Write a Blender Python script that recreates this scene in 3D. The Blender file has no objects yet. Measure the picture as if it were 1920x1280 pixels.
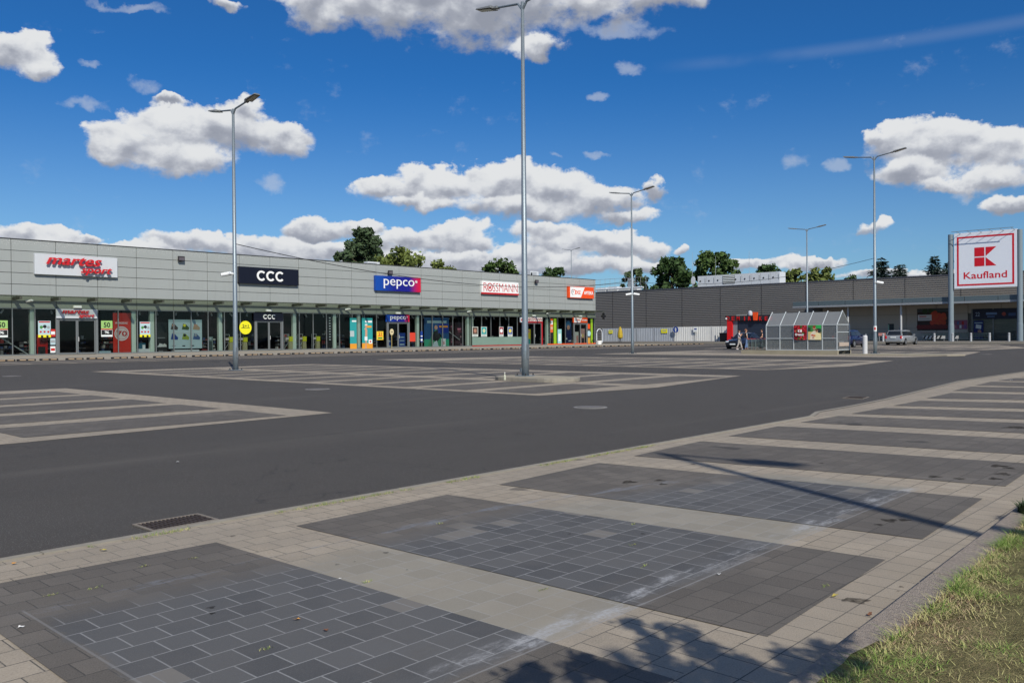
import bpy, math, random
from mathutils import Vector, Matrix, noise
random.seed(7)
S = bpy.context.scene
COL = S.collection
D2R = math.radians

# ------------------------------------------------------------------ camera
CH = 1.4
YAW, PIT, ROLL, F = 0.8257123, -0.0066321, -0.0078756, 1600.0
fv = Vector((math.sin(YAW)*math.cos(PIT), math.cos(YAW)*math.cos(PIT), math.sin(PIT)))
r0 = Vector((math.cos(YAW), -math.sin(YAW), 0)); u0 = r0.cross(fv)
rv = math.cos(ROLL)*r0 + math.sin(ROLL)*u0
uv = -math.sin(ROLL)*r0 + math.cos(ROLL)*u0
cam = bpy.data.cameras.new('camera'); camo = bpy.data.objects.new('camera', cam); COL.objects.link(camo)
cam.sensor_width = 36; cam.lens = 36*F/1920; cam.clip_end = 6000; cam.clip_start = 0.05
camo.matrix_world = Matrix(((rv.x, uv.x, -fv.x, 0), (rv.y, uv.y, -fv.y, 0), (rv.z, uv.z, -fv.z, CH), (0, 0, 0, 1)))
S.camera = camo

def ray(x, y): return (x-960)/F*rv - (y-640)/F*uv + fv
def G(x, y, z=0.0):                      # photo pixel -> point at height z
    d = ray(x, y); return Vector((0, 0, CH)) + d*((z-CH)/d.z)
def GY(x, y, Y):                         # photo pixel -> point on the plane y=Y
    d = ray(x, y); return Vector((0, 0, CH)) + d*(Y/d.y)
def GX(x, y, X):
    d = ray(x, y); return Vector((0, 0, CH)) + d*(X/d.x)

# ------------------------------------------------------------------ light
SUN_AZ, SUN_EL = D2R(27.8), D2R(39)      # shadows run towards azimuth SUN_AZ (from +y to +x)
sdir = Vector((-math.sin(SUN_AZ)*math.cos(SUN_EL), -math.cos(SUN_AZ)*math.cos(SUN_EL), math.sin(SUN_EL)))
sl = bpy.data.lights.new('sun', 'SUN'); sl.energy = 4.5; sl.angle = D2R(0.45); sl.color = (1, 0.945, 0.84)
so = bpy.data.objects.new('sun', sl); COL.objects.link(so)
so.rotation_euler = sdir.to_track_quat('Z', 'Y').to_euler()
S.view_settings.view_transform = 'Standard'; S.view_settings.look = 'None'
S.view_settings.exposure = 0.0; S.view_settings.gamma = 1

S.render.engine = 'CYCLES'; S.cycles.max_bounces = 6; S.cycles.diffuse_bounces = 2; S.cycles.glossy_bounces = 3; S.cycles.transparent_max_bounces = 12; S.cycles.transmission_bounces = 3
S.cycles.use_adaptive_sampling = True; S.cycles.adaptive_threshold = 0.02; S.cycles.caustics_reflective = False; S.cycles.caustics_refractive = False

def lin(c):
    c = c/255.0
    return c/12.92 if c <= .04045 else ((c+.055)/1.055)**2.4
def rgb(r, g, b): return (lin(r), lin(g), lin(b), 1)

# ------------------------------------------------------------------ sky with clouds
W = bpy.data.worlds.new('World'); S.world = W; W.use_nodes = True
nt = W.node_tree; nt.nodes.clear(); NL = nt.links
def N(t, **k):
    n = nt.nodes.new(t)
    for a, b in k.items(): setattr(n, a, b)
    return n
def setin(n, i, v):
    if isinstance(v, bpy.types.NodeSocket): nt.links.new(v, n.inputs[i])
    elif v is not None: n.inputs[i].default_value = v
def M(op, a, b=None, c=None, clamp=False):
    n = N('ShaderNodeMath', operation=op); n.use_clamp = clamp
    setin(n, 0, a); setin(n, 1, b); setin(n, 2, c)
    return n.outputs[0]
def VM(op, a, b=None, c=None):
    n = N('ShaderNodeVectorMath', operation=op); setin(n, 0, a); setin(n, 1, b)
    if c is not None: setin(n, 2, c)
    return n.outputs['Value'] if op in ('LENGTH', 'DOT_PRODUCT') else n.outputs[0]
def MR(v, a, b, c=0.0, d=1.0, smooth=True):
    n = N('ShaderNodeMapRange'); n.interpolation_type = 'SMOOTHSTEP' if smooth else 'LINEAR'
    setin(n, 0, v); setin(n, 1, a); setin(n, 2, b); setin(n, 3, c); setin(n, 4, d); return n.outputs[0]
def MIX(f, a, b):
    n = N('ShaderNodeMix', data_type='RGBA'); setin(n, 0, f); setin(n, 6, a); setin(n, 7, b); return n.outputs[2]
sky = N('ShaderNodeTexSky'); sky.sky_type = 'NISHITA'; sky.sun_disc = False
sky.sun_elevation = SUN_EL; sky.sun_rotation = math.pi + SUN_AZ
sky.air_density = 1.0; sky.dust_density = 0.35; sky.ozone_density = 3.0; sky.altitude = 100
tc = N('ShaderNodeTexCoord'); dirv = VM('NORMALIZE', tc.outputs['Generated'])
sx = N('ShaderNodeSeparateXYZ'); nt.links.new(dirv, sx.inputs[0])
az = M('SUBTRACT', M('ARCTAN2', sx.outputs[0], sx.outputs[1]), YAW)
el = M('ARCSINE', sx.outputs[2])
cx = N('ShaderNodeCombineXYZ'); nt.links.new(az, cx.inputs[0]); nt.links.new(el, cx.inputs[1]); uvp = cx.outputs[0]
def ang(x, y):
    d = ray(x, y).normalized(); return math.atan2(d.x, d.y)-YAW, math.asin(d.z)
def noise_n(vec, scale, det, rough, dist=0.0):
    n = N('ShaderNodeTexNoise'); n.noise_dimensions = '3D'; setin(n, 'Vector', vec)
    n.inputs['Scale'].default_value = scale; n.inputs['Detail'].default_value = det
    n.inputs['Roughness'].default_value = rough; n.inputs['Distortion'].default_value = dist
    return n.outputs['Fac'], n.outputs['Color']
_, wc = noise_n(VM('MULTIPLY', uvp, (1, 1.5, 1)), 11, 3, .55)
warp = VM('ADD', uvp, VM('MULTIPLY', VM('SUBTRACT', wc, (.5, .5, .5)), (.055, .032, 0)))
_, wc2 = noise_n(uvp, 45, 4, .6)
warp = VM('ADD', warp, VM('MULTIPLY', VM('SUBTRACT', wc2, (.5, .5, .5)), (.022, .020, 0)))
nz = VM('MULTIPLY', uvp, (1, 1.45, 1))
n1, _ = noise_n(nz, 26, 9, .62, .1)
m1_, _ = noise_n(nz, 17, 5, .50)
m2_, _ = noise_n(VM('ADD', nz, (-.006, .016, 0)), 17, 5, .50)
n3, _ = noise_n(VM('ADD', nz, (3, 0, 0)), 8, 4, .55)
def cloud_field(ells, k=5.0):
    den = None; num = None
    for (x, y, rx_, ry_) in ells:
        a, e = ang(x, y); a2, _ = ang(x+rx_, y); _, e2 = ang(x, y-ry_)
        ia, ie = 1/abs(a2-a), 1/abs(e2-e)
        q = VM('MULTIPLY_ADD', warp, (ia, ie, 0), (-a*ia, -e*ie, 0))
        w = M('EXPONENT', M('MULTIPLY_ADD', VM('DOT_PRODUCT', q, q), -k, k))
        sc_ = N('ShaderNodeVectorMath', operation='SCALE'); NL.new(q, sc_.inputs[0]); NL.new(w, sc_.inputs['Scale'])
        den = w if den is None else M('ADD', den, w); num = sc_.outputs[0] if num is None else VM('ADD', num, sc_.outputs[0])
    return M('DIVIDE', M('LOGARITHM', den, math.e), k), M('DIVIDE', VM('DOT_PRODUCT', num, (0, 1, 0)), den)
thick = [(700,-25,200,92),(900,-30,260,132),(1080,-25,200,95),(1240,-15,110,34),(1005,90,60,22),(590,10,70,52),
 (560,478,130,28),(760,498,170,24),(1020,432,70,22),(960,500,120,20),(1200,502,90,16),(260,470,120,18),
 (42,98,62,36),(72,128,45,24),(0,95,40,30),(418,10,40,16),
 (235,258,85,40),(325,240,105,55),(430,238,100,52),(515,262,78,36),(330,292,120,40),(455,205,50,26),(205,280,48,30),(320,185,34,13),
 (715,350,70,26),(830,345,105,42),(940,342,105,44),(1040,350,90,40),(1120,372,95,34),(1000,388,150,30),(1228,352,24,24),(1180,400,60,18),(800,378,85,16),
 (1690,270,78,48),(1760,272,85,46),(1870,288,90,50),(1720,322,80,32),(1850,335,100,30),(1900,378,55,20),(1790,345,70,16),(1635,262,30,24),(1990,300,90,60),
 (600,430,72,30),(680,428,40,16),(760,452,85,30),(850,448,80,34),(350,452,92,24),(480,462,110,26),(640,472,130,22),(70,444,110,26),(185,448,28,12),
 (1060,452,90,26),(1150,462,100,32),(1225,466,45,26),(1000,480,120,26),(1110,500,140,22),(850,488,150,20),(1290,474,16,14),(1400,497,100,14),(1510,502,80,12),(1640,413,30,18),(1700,515,160,12)]
wispy = [(1498,298,34,22),(1565,310,32,15),(1175,130,32,18),(1125,176,26,13),(505,345,38,20),(150,188,58,13),(270,158,38,18),(1120,290,34,10),(1040,296,20,8),(165,120,30,9),(1150,60,120,20),(240,8,80,10),(1810,360,30,14)]
E1, T1 = cloud_field(thick)
E2, T2 = cloud_field(wispy, 4)
dens = M('ADD', M('ADD', E1, M('MULTIPLY', M('SUBTRACT', n1, .5), 2.5)), M('MULTIPLY', M('SUBTRACT', n3, .5), .6))
a1 = MR(dens, -.10, M('MULTIPLY_ADD', M('MAXIMUM', M('MINIMUM', T1, .9), -.6), -.34, .56))
dens2 = M('ADD', E2, M('MULTIPLY', M('SUBTRACT', n1, .54), 2.6))
a2_ = M('MULTIPLY', MR(dens2, .05, 1.0), .5)
lit = M('ADD', M('MULTIPLY', M('SUBTRACT', m1_, m2_), 2.2), M('MULTIPLY_ADD', T1, .85, .60))
lit = M('ADD', lit, M('MULTIPLY', M('SUBTRACT', n1, .5), .8))
thin = MR(dens, .1, .9)
lit = M('ADD', lit, M('MULTIPLY', M('SUBTRACT', 1.0, thin), .22))
cr = N('ShaderNodeValToRGB'); NL.new(lit, cr.inputs[0])
e = cr.color_ramp.elements; e[0].position = .0; e[0].color = (.29, .315, .38, 1); e[1].position = 1.0; e[1].color = (.76, .775, .79, 1)
for p, c in ((.3, (.37, .395, .46, 1)), (.55, (.53, .555, .61, 1)), (.78, (.70, .72, .75, 1))):
    q = e.new(p); q.color = c
skyc = VM('SCALE', sky.outputs[0]); nt.nodes[-1].inputs['Scale'].default_value = 0.075
hi_ = MR(el, .09, .31)
grade = VM('MULTIPLY', skyc, MIX(hi_, (.58, .885, 1.19, 1), (.185, .66, 1.17, 1)))
A_, B_ = ang(1200, 128), ang(1950, 34); ms = (B_[1]-A_[1])/(B_[0]-A_[0])
ln_ = M('ABSOLUTE', M('SUBTRACT', el, M('MULTIPLY_ADD', az, ms, A_[1]-ms*A_[0])))
a3_ = M('MULTIPLY', M('MULTIPLY', MR(ln_, .0, .010, .085, 0), MR(az, A_[0], A_[0]+.12)), MR(n3, .3, .6))
grade = MIX(a3_, grade, (.60, .66, .74, 1))
c1 = MIX(a2_, grade, (.52, .58, .68, 1))
c2 = MIX(a1, c1, cr.outputs[0])
low = MR(el, -.02, 0.0)
c3 = MIX(low, (.10, .11, .12, 1), c2)
W.cycles.sampling_method = 'MANUAL'; W.cycles.sample_map_resolution = 512
bg = N('ShaderNodeBackground'); NL.new(c3, bg.inputs[0]); bg.inputs[1].default_value = 1.0
wo = N('ShaderNodeOutputWorld'); NL.new(bg.outputs[0], wo.inputs[0])

# ------------------------------------------------------------------ materials
MATS = {}
def mat(name, col, rough=.6, metal=0.0, spec=.5, var=0.0, vscale=3.0, bump=0.0, bscale=30.0, emit=None, coat=0.0):
    if name in MATS: return MATS[name]
    m = bpy.data.materials.new(name); m.use_nodes = True; t = m.node_tree
    b = t.nodes['Principled BSDF']
    b.inputs['Roughness'].default_value = rough; b.inputs['Metallic'].default_value = metal
    b.inputs['Specular IOR Level'].default_value = spec; b.inputs['Coat Weight'].default_value = coat
    b.inputs['Base Color'].default_value = col
    tx = t.nodes.new('ShaderNodeTexCoord')
    if var > 0:
        n = t.nodes.new('ShaderNodeTexNoise'); n.inputs['Scale'].default_value = vscale; n.inputs['Detail'].default_value = 6
        t.links.new(tx.outputs['Object'], n.inputs['Vector'])
        mx = t.nodes.new('ShaderNodeMix'); mx.data_type = 'RGBA'
        mx.inputs[6].default_value = tuple(min(1, x*(1-var)) for x in col[:3])+(1,)
        mx.inputs[7].default_value = tuple(min(1, x*(1+var)) for x in col[:3])+(1,)
        t.links.new(n.outputs['Fac'], mx.inputs[0]); t.links.new(mx.outputs[2], b.inputs['Base Color'])
    if bump > 0:
        n2 = t.nodes.new('ShaderNodeTexNoise'); n2.inputs['Scale'].default_value = bscale; n2.inputs['Detail'].default_value = 4
        t.links.new(tx.outputs['Object'], n2.inputs['Vector'])
        bp = t.nodes.new('ShaderNodeBump'); bp.inputs['Strength'].default_value = bump; bp.inputs['Distance'].default_value = .01
        t.links.new(n2.outputs['Fac'], bp.inputs['Height']); t.links.new(bp.outputs[0], b.inputs['Normal'])
    if emit:
        b.inputs['Emission Color'].default_value = emit[0]; b.inputs['Emission Strength'].default_value = emit[1]
    MATS[name] = m; return m
def plain(r, g, b, rough=.55, **k): return mat('paint_%d_%d_%d' % (r, g, b), rgb(r, g, b), rough, **k)

def glass_mat(name, tint=(.55, .6, .6, 1), refl=.5, rough=.02, base=.06):
    m = bpy.data.materials.new(name); m.use_nodes = True; t = m.node_tree; t.nodes.clear()
    o = t.nodes.new('ShaderNodeOutputMaterial'); tr = t.nodes.new('ShaderNodeBsdfTransparent'); tr.inputs[0].default_value = tint
    gl = t.nodes.new('ShaderNodeBsdfGlossy'); gl.inputs['Roughness'].default_value = rough
    fr = t.nodes.new('ShaderNodeFresnel'); fr.inputs[0].default_value = 1.45
    mm = t.nodes.new('ShaderNodeMath'); mm.operation = 'MULTIPLY_ADD'; mm.inputs[1].default_value = refl; mm.inputs[2].default_value = base
    mm.use_clamp = True
    mx = t.nodes.new('ShaderNodeMixShader'); t.links.new(fr.outputs[0], mm.inputs[0]); t.links.new(mm.outputs[0], mx.inputs[0])
    t.links.new(tr.outputs[0], mx.inputs[1]); t.links.new(gl.outputs[0], mx.inputs[2]); t.links.new(mx.outputs[0], o.inputs[0])
    return m

class NT:                                   # small helper for node materials
    def __init__(s, name):
        s.m = bpy.data.materials.new(name); s.m.use_nodes = True; s.t = s.m.node_tree; s.b = s.t.nodes['Principled BSDF']
        s.tx = s.t.nodes.new('ShaderNodeTexCoord').outputs['Object']
        MATS[name] = s.m
    def put(s, n, i, v):
        if isinstance(v, bpy.types.NodeSocket): s.t.links.new(v, n.inputs[i])
        elif v is not None: n.inputs[i].default_value = v
    def math(s, op, a, b=None, c=None, clamp=False):
        n = s.t.nodes.new('ShaderNodeMath'); n.operation = op; n.use_clamp = clamp; s.put(n, 0, a); s.put(n, 1, b); s.put(n, 2, c); return n.outputs[0]
    def noise(s, scale, det=4, rough=.55, vec=None, dist=0):
        n = s.t.nodes.new('ShaderNodeTexNoise'); s.put(n, 'Vector', vec or s.tx); n.inputs['Scale'].default_value = scale
        n.inputs['Detail'].default_value = det; n.inputs['Roughness'].default_value = rough; n.inputs['Distortion'].default_value = dist
        return n.outputs['Fac']
    def ramp(s, v, a, b, c=0., d=1.):
        n = s.t.nodes.new('ShaderNodeMapRange'); n.interpolation_type = 'SMOOTHSTEP'
        for i, x in enumerate((v, a, b, c, d)): s.put(n, i, x)
        return n.outputs[0]
    def mix(s, f, a, b):
        n = s.t.nodes.new('ShaderNodeMix'); n.data_type = 'RGBA'; s.put(n, 0, f); s.put(n, 6, a); s.put(n, 7, b); return n.outputs[2]
    def scalevec(s, v, k):
        n = s.t.nodes.new('ShaderNodeVectorMath'); n.operation = 'MULTIPLY'; s.put(n, 0, v); n.inputs[1].default_value = k; return n.outputs[0]
    def sep(s, v):
        n = s.t.nodes.new('ShaderNodeSeparateXYZ'); s.t.links.new(v, n.inputs[0]); return n.outputs
    def vec_out(s, x, y, z=0.):
        n = s.t.nodes.new('ShaderNodeCombineXYZ'); s.put(n, 0, x); s.put(n, 1, y); s.put(n, 2, z); return n.outputs[0]
    def brick(s, w, h, mort, c1, c2, cm, vec=None, off=.5, smooth=.1):
        n = s.t.nodes.new('ShaderNodeTexBrick'); s.put(n, 'Vector', vec or s.tx); n.offset = off
        n.inputs['Scale'].default_value = 1; n.inputs['Brick Width'].default_value = w; n.inputs['Row Height'].default_value = h
        n.inputs['Mortar Size'].default_value = mort; n.inputs['Mortar Smooth'].default_value = smooth; n.inputs['Bias'].default_value = 0
        s.put(n, 'Color1', c1); s.put(n, 'Color2', c2); s.put(n, 'Mortar', cm)
        return n.outputs['Color'], n.outputs['Fac']
    def bump(s, h, st=.3, dist=.01):
        n = s.t.nodes.new('ShaderNodeBump'); n.inputs['Strength'].default_value = st; n.inputs['Distance'].default_value = dist
        s.t.links.new(h, n.inputs['Height']); s.t.links.new(n.outputs[0], s.b.inputs['Normal'])
    def color(s, c): s.put(s.b, 'Base Color', c)
    def fin(s, rough=.85, spec=.3):
        s.b.inputs['Roughness'].default_value = rough; s.b.inputs['Specular IOR Level'].default_value = spec; return s.m

# asphalt
a = NT('asphalt')
fine = a.noise(260, 2, .7); mid = a.noise(1.1, 8, .62); big = a.noise(.09, 5, .6, a.scalevec(a.tx, (1, 2.2, 1)))
c = a.mix(a.ramp(fine, .30, .75), (.043, .039, .0355, 1), (.108, .098, .088, 1))
c = a.mix(a.ramp(mid, .35, .7, 0, .34), c, (.054, .051, .048, 1))
c = a.mix(a.ramp(big, .45, .75, 0, .45), c, (.086, .082, .077, 1))
gr = a.ramp(a.noise(90, 0, .5), .70, .74); c = a.mix(gr, c, (.17, .165, .155, 1))
streak = a.ramp(a.noise(.35, 6, .7, a.scalevec(a.tx, (.25, 2.6, 1)), .6), .60, .78, 0, .5); c = a.mix(streak, c, (.036, .033, .031, 1))
lt = a.ramp(a.noise(.5, 5, .6, a.scalevec(a.tx, (.12, 1.6, 1)), .3), .56, .72, 0, .6); c = a.mix(lt, c, (.105, .096, .086, 1))
pt = a.ramp(a.noise(.8, 3, .5, None, .8), .70, .73, 0, .3); c = a.mix(pt, c, (.035, .032, .03, 1))
# long tar seams that wind along the driveways
wv = a.t.nodes.new('ShaderNodeTexNoise'); wv.inputs['Scale'].default_value = .11; wv.inputs['Detail'].default_value = 5; a.t.links.new(a.tx, wv.inputs['Vector'])
seam = a.math('ABSOLUTE', a.math('SUBTRACT', wv.outputs['Fac'], .5)); seam = a.ramp(seam, 0.0, .0009, .45, 0)
c = a.mix(seam, c, (.025, .025, .026, 1))
a.color(c); a.bump(fine, .5, .006); ASPH = a.fin(.88, .25)

# pavers
def paver(name, dark, w=.185, marked=False, mort_c=(.05, .047, .042, 1), off=.5, swap=False):
    a = NT(name); vec = a.tx
    if swap:
        o = a.sep(a.tx); vec = a.vec_out(o[1], o[0])
    if dark: c1, c2 = (.108, .095, .082, 1), (.150, .133, .115, 1)
    else: c1, c2 = (.305, .258, .198, 1), (.370, .315, .245, 1)
    col, fac = a.brick(w, w, .0035, c1, c2, mort_c, vec, off)
    n = a.noise(2.2, 7, .6); n4 = a.noise(140, 2, .7); n5 = a.noise(.55, 5, .55)
    col = a.mix(a.ramp(n, .3, .75, 0, .35), col, (.13, .12, .105, 1) if dark else (.23, .20, .16, 1))
    col = a.mix(a.ramp(n4, .45, .8, 0, .5), col, (.19, .178, .162, 1) if dark else (.44, .395, .325, 1))
    col = a.mix(a.ramp(n5, .4, .62, 0, .4), col, (.075, .068, .062, 1) if dark else (.255, .225, .185, 1))
    col = a.mix(a.ramp(n4, .5, .25, 0, .45), col, (.035, .034, .033, 1) if dark else (.12, .11, .092, 1))
    if marked:
        o = a.sep(a.tx); wob = a.math('MULTIPLY', a.math('SUBTRACT', a.noise(3.0, 5, .6), .5), .22)
        x = a.math('ADD', o[0], wob); y = a.math('ADD', o[1], wob)
        ymax = a.math('SUBTRACT', 4.84, a.math('MULTIPLY', a.math('MAXIMUM', a.math('SUBTRACT', x, 5.2), 0.), .24))
        ins = a.math('MULTIPLY', a.math('MULTIPLY', a.ramp(x, 1.47, 1.53), a.ramp(x, 8.15, 7.95)), a.math('MULTIPLY', a.ramp(y, 2.46, 2.6), a.ramp(a.math('SUBTRACT', ymax, y), -.02, .1)))
        fade = a.math('MULTIPLY', ins, a.ramp(a.math('SUBTRACT', ymax, y), .05, .55))
        # dusty pale joints and bluish tiles inside the rectangle
        tcol, tf = a.brick(w, w, .0042, (.070, .071, .074, 1) if dark else (.225, .208, .172, 1), (.112, .112, .113, 1) if dark else (.285, .262, .218, 1), (.24, .245, .25, 1) if dark else (.27, .262, .24, 1), vec, off)
        tcol = a.mix(a.ramp(n, .35, .7, 0, .55), tcol, (.105, .102, .10, 1) if dark else (.235, .21, .17, 1))
        tcol = a.mix(a.math('MULTIPLY', tf, a.ramp(a.noise(1.7, 5, .6), .3, .65, .15, .85)), tcol, (.225, .225, .225, 1) if dark else (.29, .28, .255, 1))
        tcol = a.mix(a.ramp(n4, .45, .8, 0, .35), tcol, (.16, .165, .17, 1) if dark else (.34, .325, .29, 1))
        wn = a.t.nodes.new('ShaderNodeTexWhiteNoise'); wn.noise_dimensions = '2D'
        row = a.math('FLOOR', a.math('DIVIDE', o[1], w)); sh = a.math('MULTIPLY', a.math('MODULO', row, 2.), .5)
        a.put(wn, 'Vector', a.vec_out(a.math('FLOOR', a.math('ADD', a.math('DIVIDE', o[0], w), sh)), row))
        if dark: tcol = a.mix(a.math('MULTIPLY', a.math('GREATER_THAN', wn.outputs['Value'], .955), a.math('SUBTRACT', 1., tf)), tcol, (.165, .155, .142, 1))
        col = a.mix(fade, col, tcol)
        # chalky bands where the rectangle's edges ran
        def band(v, c0, hw, st, seed):
            bn = a.ramp(a.math('ABSOLUTE', a.math('SUBTRACT', v, c0)), hw*.35, hw, 1, 0)
            return a.math('MULTIPLY', bn, a.math('MULTIPLY', a.ramp(a.noise(1.6+seed, 8, .72, a.scalevec(a.tx, (1, 3.5, 1))), .47, .64, .03, st), a.ramp(a.noise(45, 3, .7), .35, .62, .45, 1)))
        inx = a.math('MULTIPLY', a.ramp(o[0], 1.3, 1.5), a.ramp(o[0], 8.2, 7.9))
        wy = a.math('MULTIPLY', a.math('SUBTRACT', a.noise(5.0, 3, .6), .5), .10)
        yy = a.math('ADD', o[1], wy)
        col = a.mix(a.math('MULTIPLY', inx, band(yy, 2.60, .13, .9, .0)), col, (.37, .375, .385, 1))
        col = a.mix(a.math('MULTIPLY', inx, band(a.math('SUBTRACT', ymax, yy), .06, .09, .55, .4)), col, (.22, .25, .30, 1))
        col = a.mix(a.math('MULTIPLY', inx, band(yy, 2.80, .12, .5, 1.)), col, (.27, .235, .175, 1) if not dark else (.10, .092, .085, 1))
        ln = a.math('MULTIPLY', inx, a.ramp(a.math('ABSOLUTE', a.math('SUBTRACT', o[1], 2.50)), .003, .008, .5, 0))
        col = a.mix(ln, col, (.29, .29, .29, 1))
        ln2 = a.math('MULTIPLY', a.math('MULTIPLY', a.ramp(o[1], 2.5, 2.6), a.ramp(o[1], 4.85, 4.8)), a.ramp(a.math('ABSOLUTE', a.math('SUBTRACT', o[0], 1.505)), .004, .009, .4, 0))
        col = a.mix(ln2, col, (.25, .25, .25, 1))
    vo = a.ramp(a.noise(1.25, 2, .4, None, .3), .735, .76, 0, .6); col = a.mix(vo, col, (.03, .029, .028, 1))
    a.color(col); a.bump(a.math('SUBTRACT', n4, a.math('MULTIPLY', fac, 2.)), .4, .004)
    return a.fin(.86, .3)
PD = paver('dark_pavers_near', True, marked=True); PL = paver('pale_pavers_near', False, marked=True)
PLB = paver('pale_border_pavers', False, .185, off=0.0)
PDF = paver('dark_pavers_far', True, .2); PLF = paver('pale_pavers_far', False, .2)

# ------------------------------------------------------------------ mesh helpers
class MB:
    def __init__(s): s.v = []; s.f = []; s.mi = []; s.mats = []
    def mi_(s, m):
        if m is None: return 0
        if m not in s.mats: s.mats.append(m)
        return s.mats.index(m)
    def face(s, pts, m=None):
        n = len(s.v); s.v += [tuple(p) for p in pts]; s.f.append(tuple(range(n, n+len(pts)))); s.mi.append(s.mi_(m)); return s
    def box(s, x0, x1, y0, y1, z0, z1, m=None):
        if x1 < x0: x0, x1 = x1, x0
        if y1 < y0: y0, y1 = y1, y0
        if z1 < z0: z0, z1 = z1, z0
        n = len(s.v); k = s.mi_(m)
        s.v += [(x0,y0,z0),(x1,y0,z0),(x1,y1,z0),(x0,y1,z0),(x0,y0,z1),(x1,y0,z1),(x1,y1,z1),(x0,y1,z1)]
        for q in ((0,3,2,1),(4,5,6,7),(0,1,5,4),(1,2,6,5),(2,3,7,6),(3,0,4,7)): s.f.append(tuple(n+i for i in q)); s.mi.append(k)
        return s
    def tube(s, pts, r, n=8, m=None, cap=True):
        k = s.mi_(m); pts = [Vector(p) for p in pts]; rs = r if isinstance(r, (list, tuple)) else [r]*len(pts); rings = []
        for i, p in enumerate(pts):
            d = (pts[min(i+1, len(pts)-1)]-pts[max(i-1, 0)])
            d = d.normalized() if d.length > 1e-9 else Vector((0, 0, 1))
            a = d.cross(Vector((0, 0, 1)) if abs(d.z) < .95 else Vector((1, 0, 0))).normalized(); b = d.cross(a)
            b0 = len(s.v); rings.append(b0)
            for j in range(n):
                t = 2*math.pi*j/n; s.v.append(tuple(p+(a*math.cos(t)+b*math.sin(t))*rs[i]))
        for i in range(len(pts)-1):
            for j in range(n):
                s.f.append((rings[i]+j, rings[i]+(j+1) % n, rings[i+1]+(j+1) % n, rings[i+1]+j)); s.mi.append(k)
        if cap:
            s.f.append(tuple(rings[0]+j for j in reversed(range(n)))); s.mi.append(k)
            s.f.append(tuple(rings[-1]+j for j in range(n))); s.mi.append(k)
        return s
    def lathe(s, c, prof, n=16, m=None):
        return s.tube([(c[0], c[1], c[2]+z) for _, z in prof], [r for r, _ in prof], n, m)
    def prism(s, poly, axis, a0, a1, m=None):   # poly of 2-D points extruded along axis ('x','y','z')
        k = s.mi_(m); n = len(poly); b = len(s.v)
        def P(p, a): return {'x': (a, p[0], p[1]), 'y': (p[0], a, p[1]), 'z': (p[0], p[1], a)}[axis]
        s.v += [P(p, a0) for p in poly]+[P(p, a1) for p in poly]
        s.f.append(tuple(b+i for i in range(n))); s.f.append(tuple(b+n+i for i in reversed(range(n)))); s.mi += [k, k]
        for i in range(n): s.f.append((b+i, b+n+i, b+n+(i+1) % n, b+(i+1) % n)); s.mi.append(k)
        return s
    def add(s, other, m=None):
        b = len(s.v); s.v += other.v
        for f, k in zip(other.f, other.mi):
            s.f.append(tuple(b+i for i in f)); s.mi.append(s.mi_(m if m else (other.mats[k] if other.mats else None)))
        return s
    def build(s, name, m=None, parent=None, smooth=False, bevel=0):
        me = bpy.data.meshes.new(name); me.from_pydata(s.v, [], s.f)
        ms = s.mats if s.mats else ([m] if m else [])
        for x in ms: me.materials.append(x)
        if s.mats and len(s.mats) > 1: me.polygons.foreach_set('material_index', s.mi)
        if smooth: me.polygons.foreach_set('use_smooth', [True]*len(me.polygons))
        me.update()
        o = bpy.data.objects.new(name, me); COL.objects.link(o)
        if parent: o.parent = parent
        if bevel:
            b = o.modifiers.new('bevel', 'BEVEL'); b.width = bevel; b.segments = 2; b.limit_method = 'ANGLE'
        return o
def tag(o, label=None, cat=None, group=None, kind=None):
    if label: o['label'] = label
    if cat: o['category'] = cat
    if group: o['group'] = group
    if kind: o['kind'] = kind
    return o
def thing(name, loc, label, cat, group=None, rz=0):
    o = bpy.data.objects.new(name, None); COL.objects.link(o); o.location = loc; o.rotation_euler = (0, 0, rz); o.empty_display_size = .2
    return tag(o, label, cat, group)
def local(parent):                      # parts modelled in world coordinates under a thing that stands elsewhere
    bpy.context.view_layer.update()
    inv = parent.matrix_world.inverted()
    for ch in parent.children:
        if ch.type == 'MESH' and not ch.get('_l'):
            ch.data.transform(inv); ch['_l'] = 1
def rebase(parent):
    """children of `parent` (and theirs) were modelled in world space: move their meshes to the thing's own space"""
    mw = Matrix.Translation(parent.location) @ parent.rotation_euler.to_matrix().to_4x4(); inv = mw.inverted(); done = set()
    def go(o):
        for ch in kids.get(o, ()):
            if ch.type == 'MESH' and ch.data.name not in done: ch.data.transform(inv); done.add(ch.data.name)
            go(ch)
    kids = {}
    for o in COL.objects:
        if o.parent: kids.setdefault(o.parent, []).append(o)
    go(parent)
def copy_tree(o, parent=None, kids=None):
    if kids is None:
        kids = {}
        for q in COL.objects:
            if q.parent: kids.setdefault(q.parent, []).append(q)
    c = o.copy(); COL.objects.link(c); c.parent = parent
    for ch in kids.get(o, ()): copy_tree(ch, c, kids)
    return c

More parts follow.
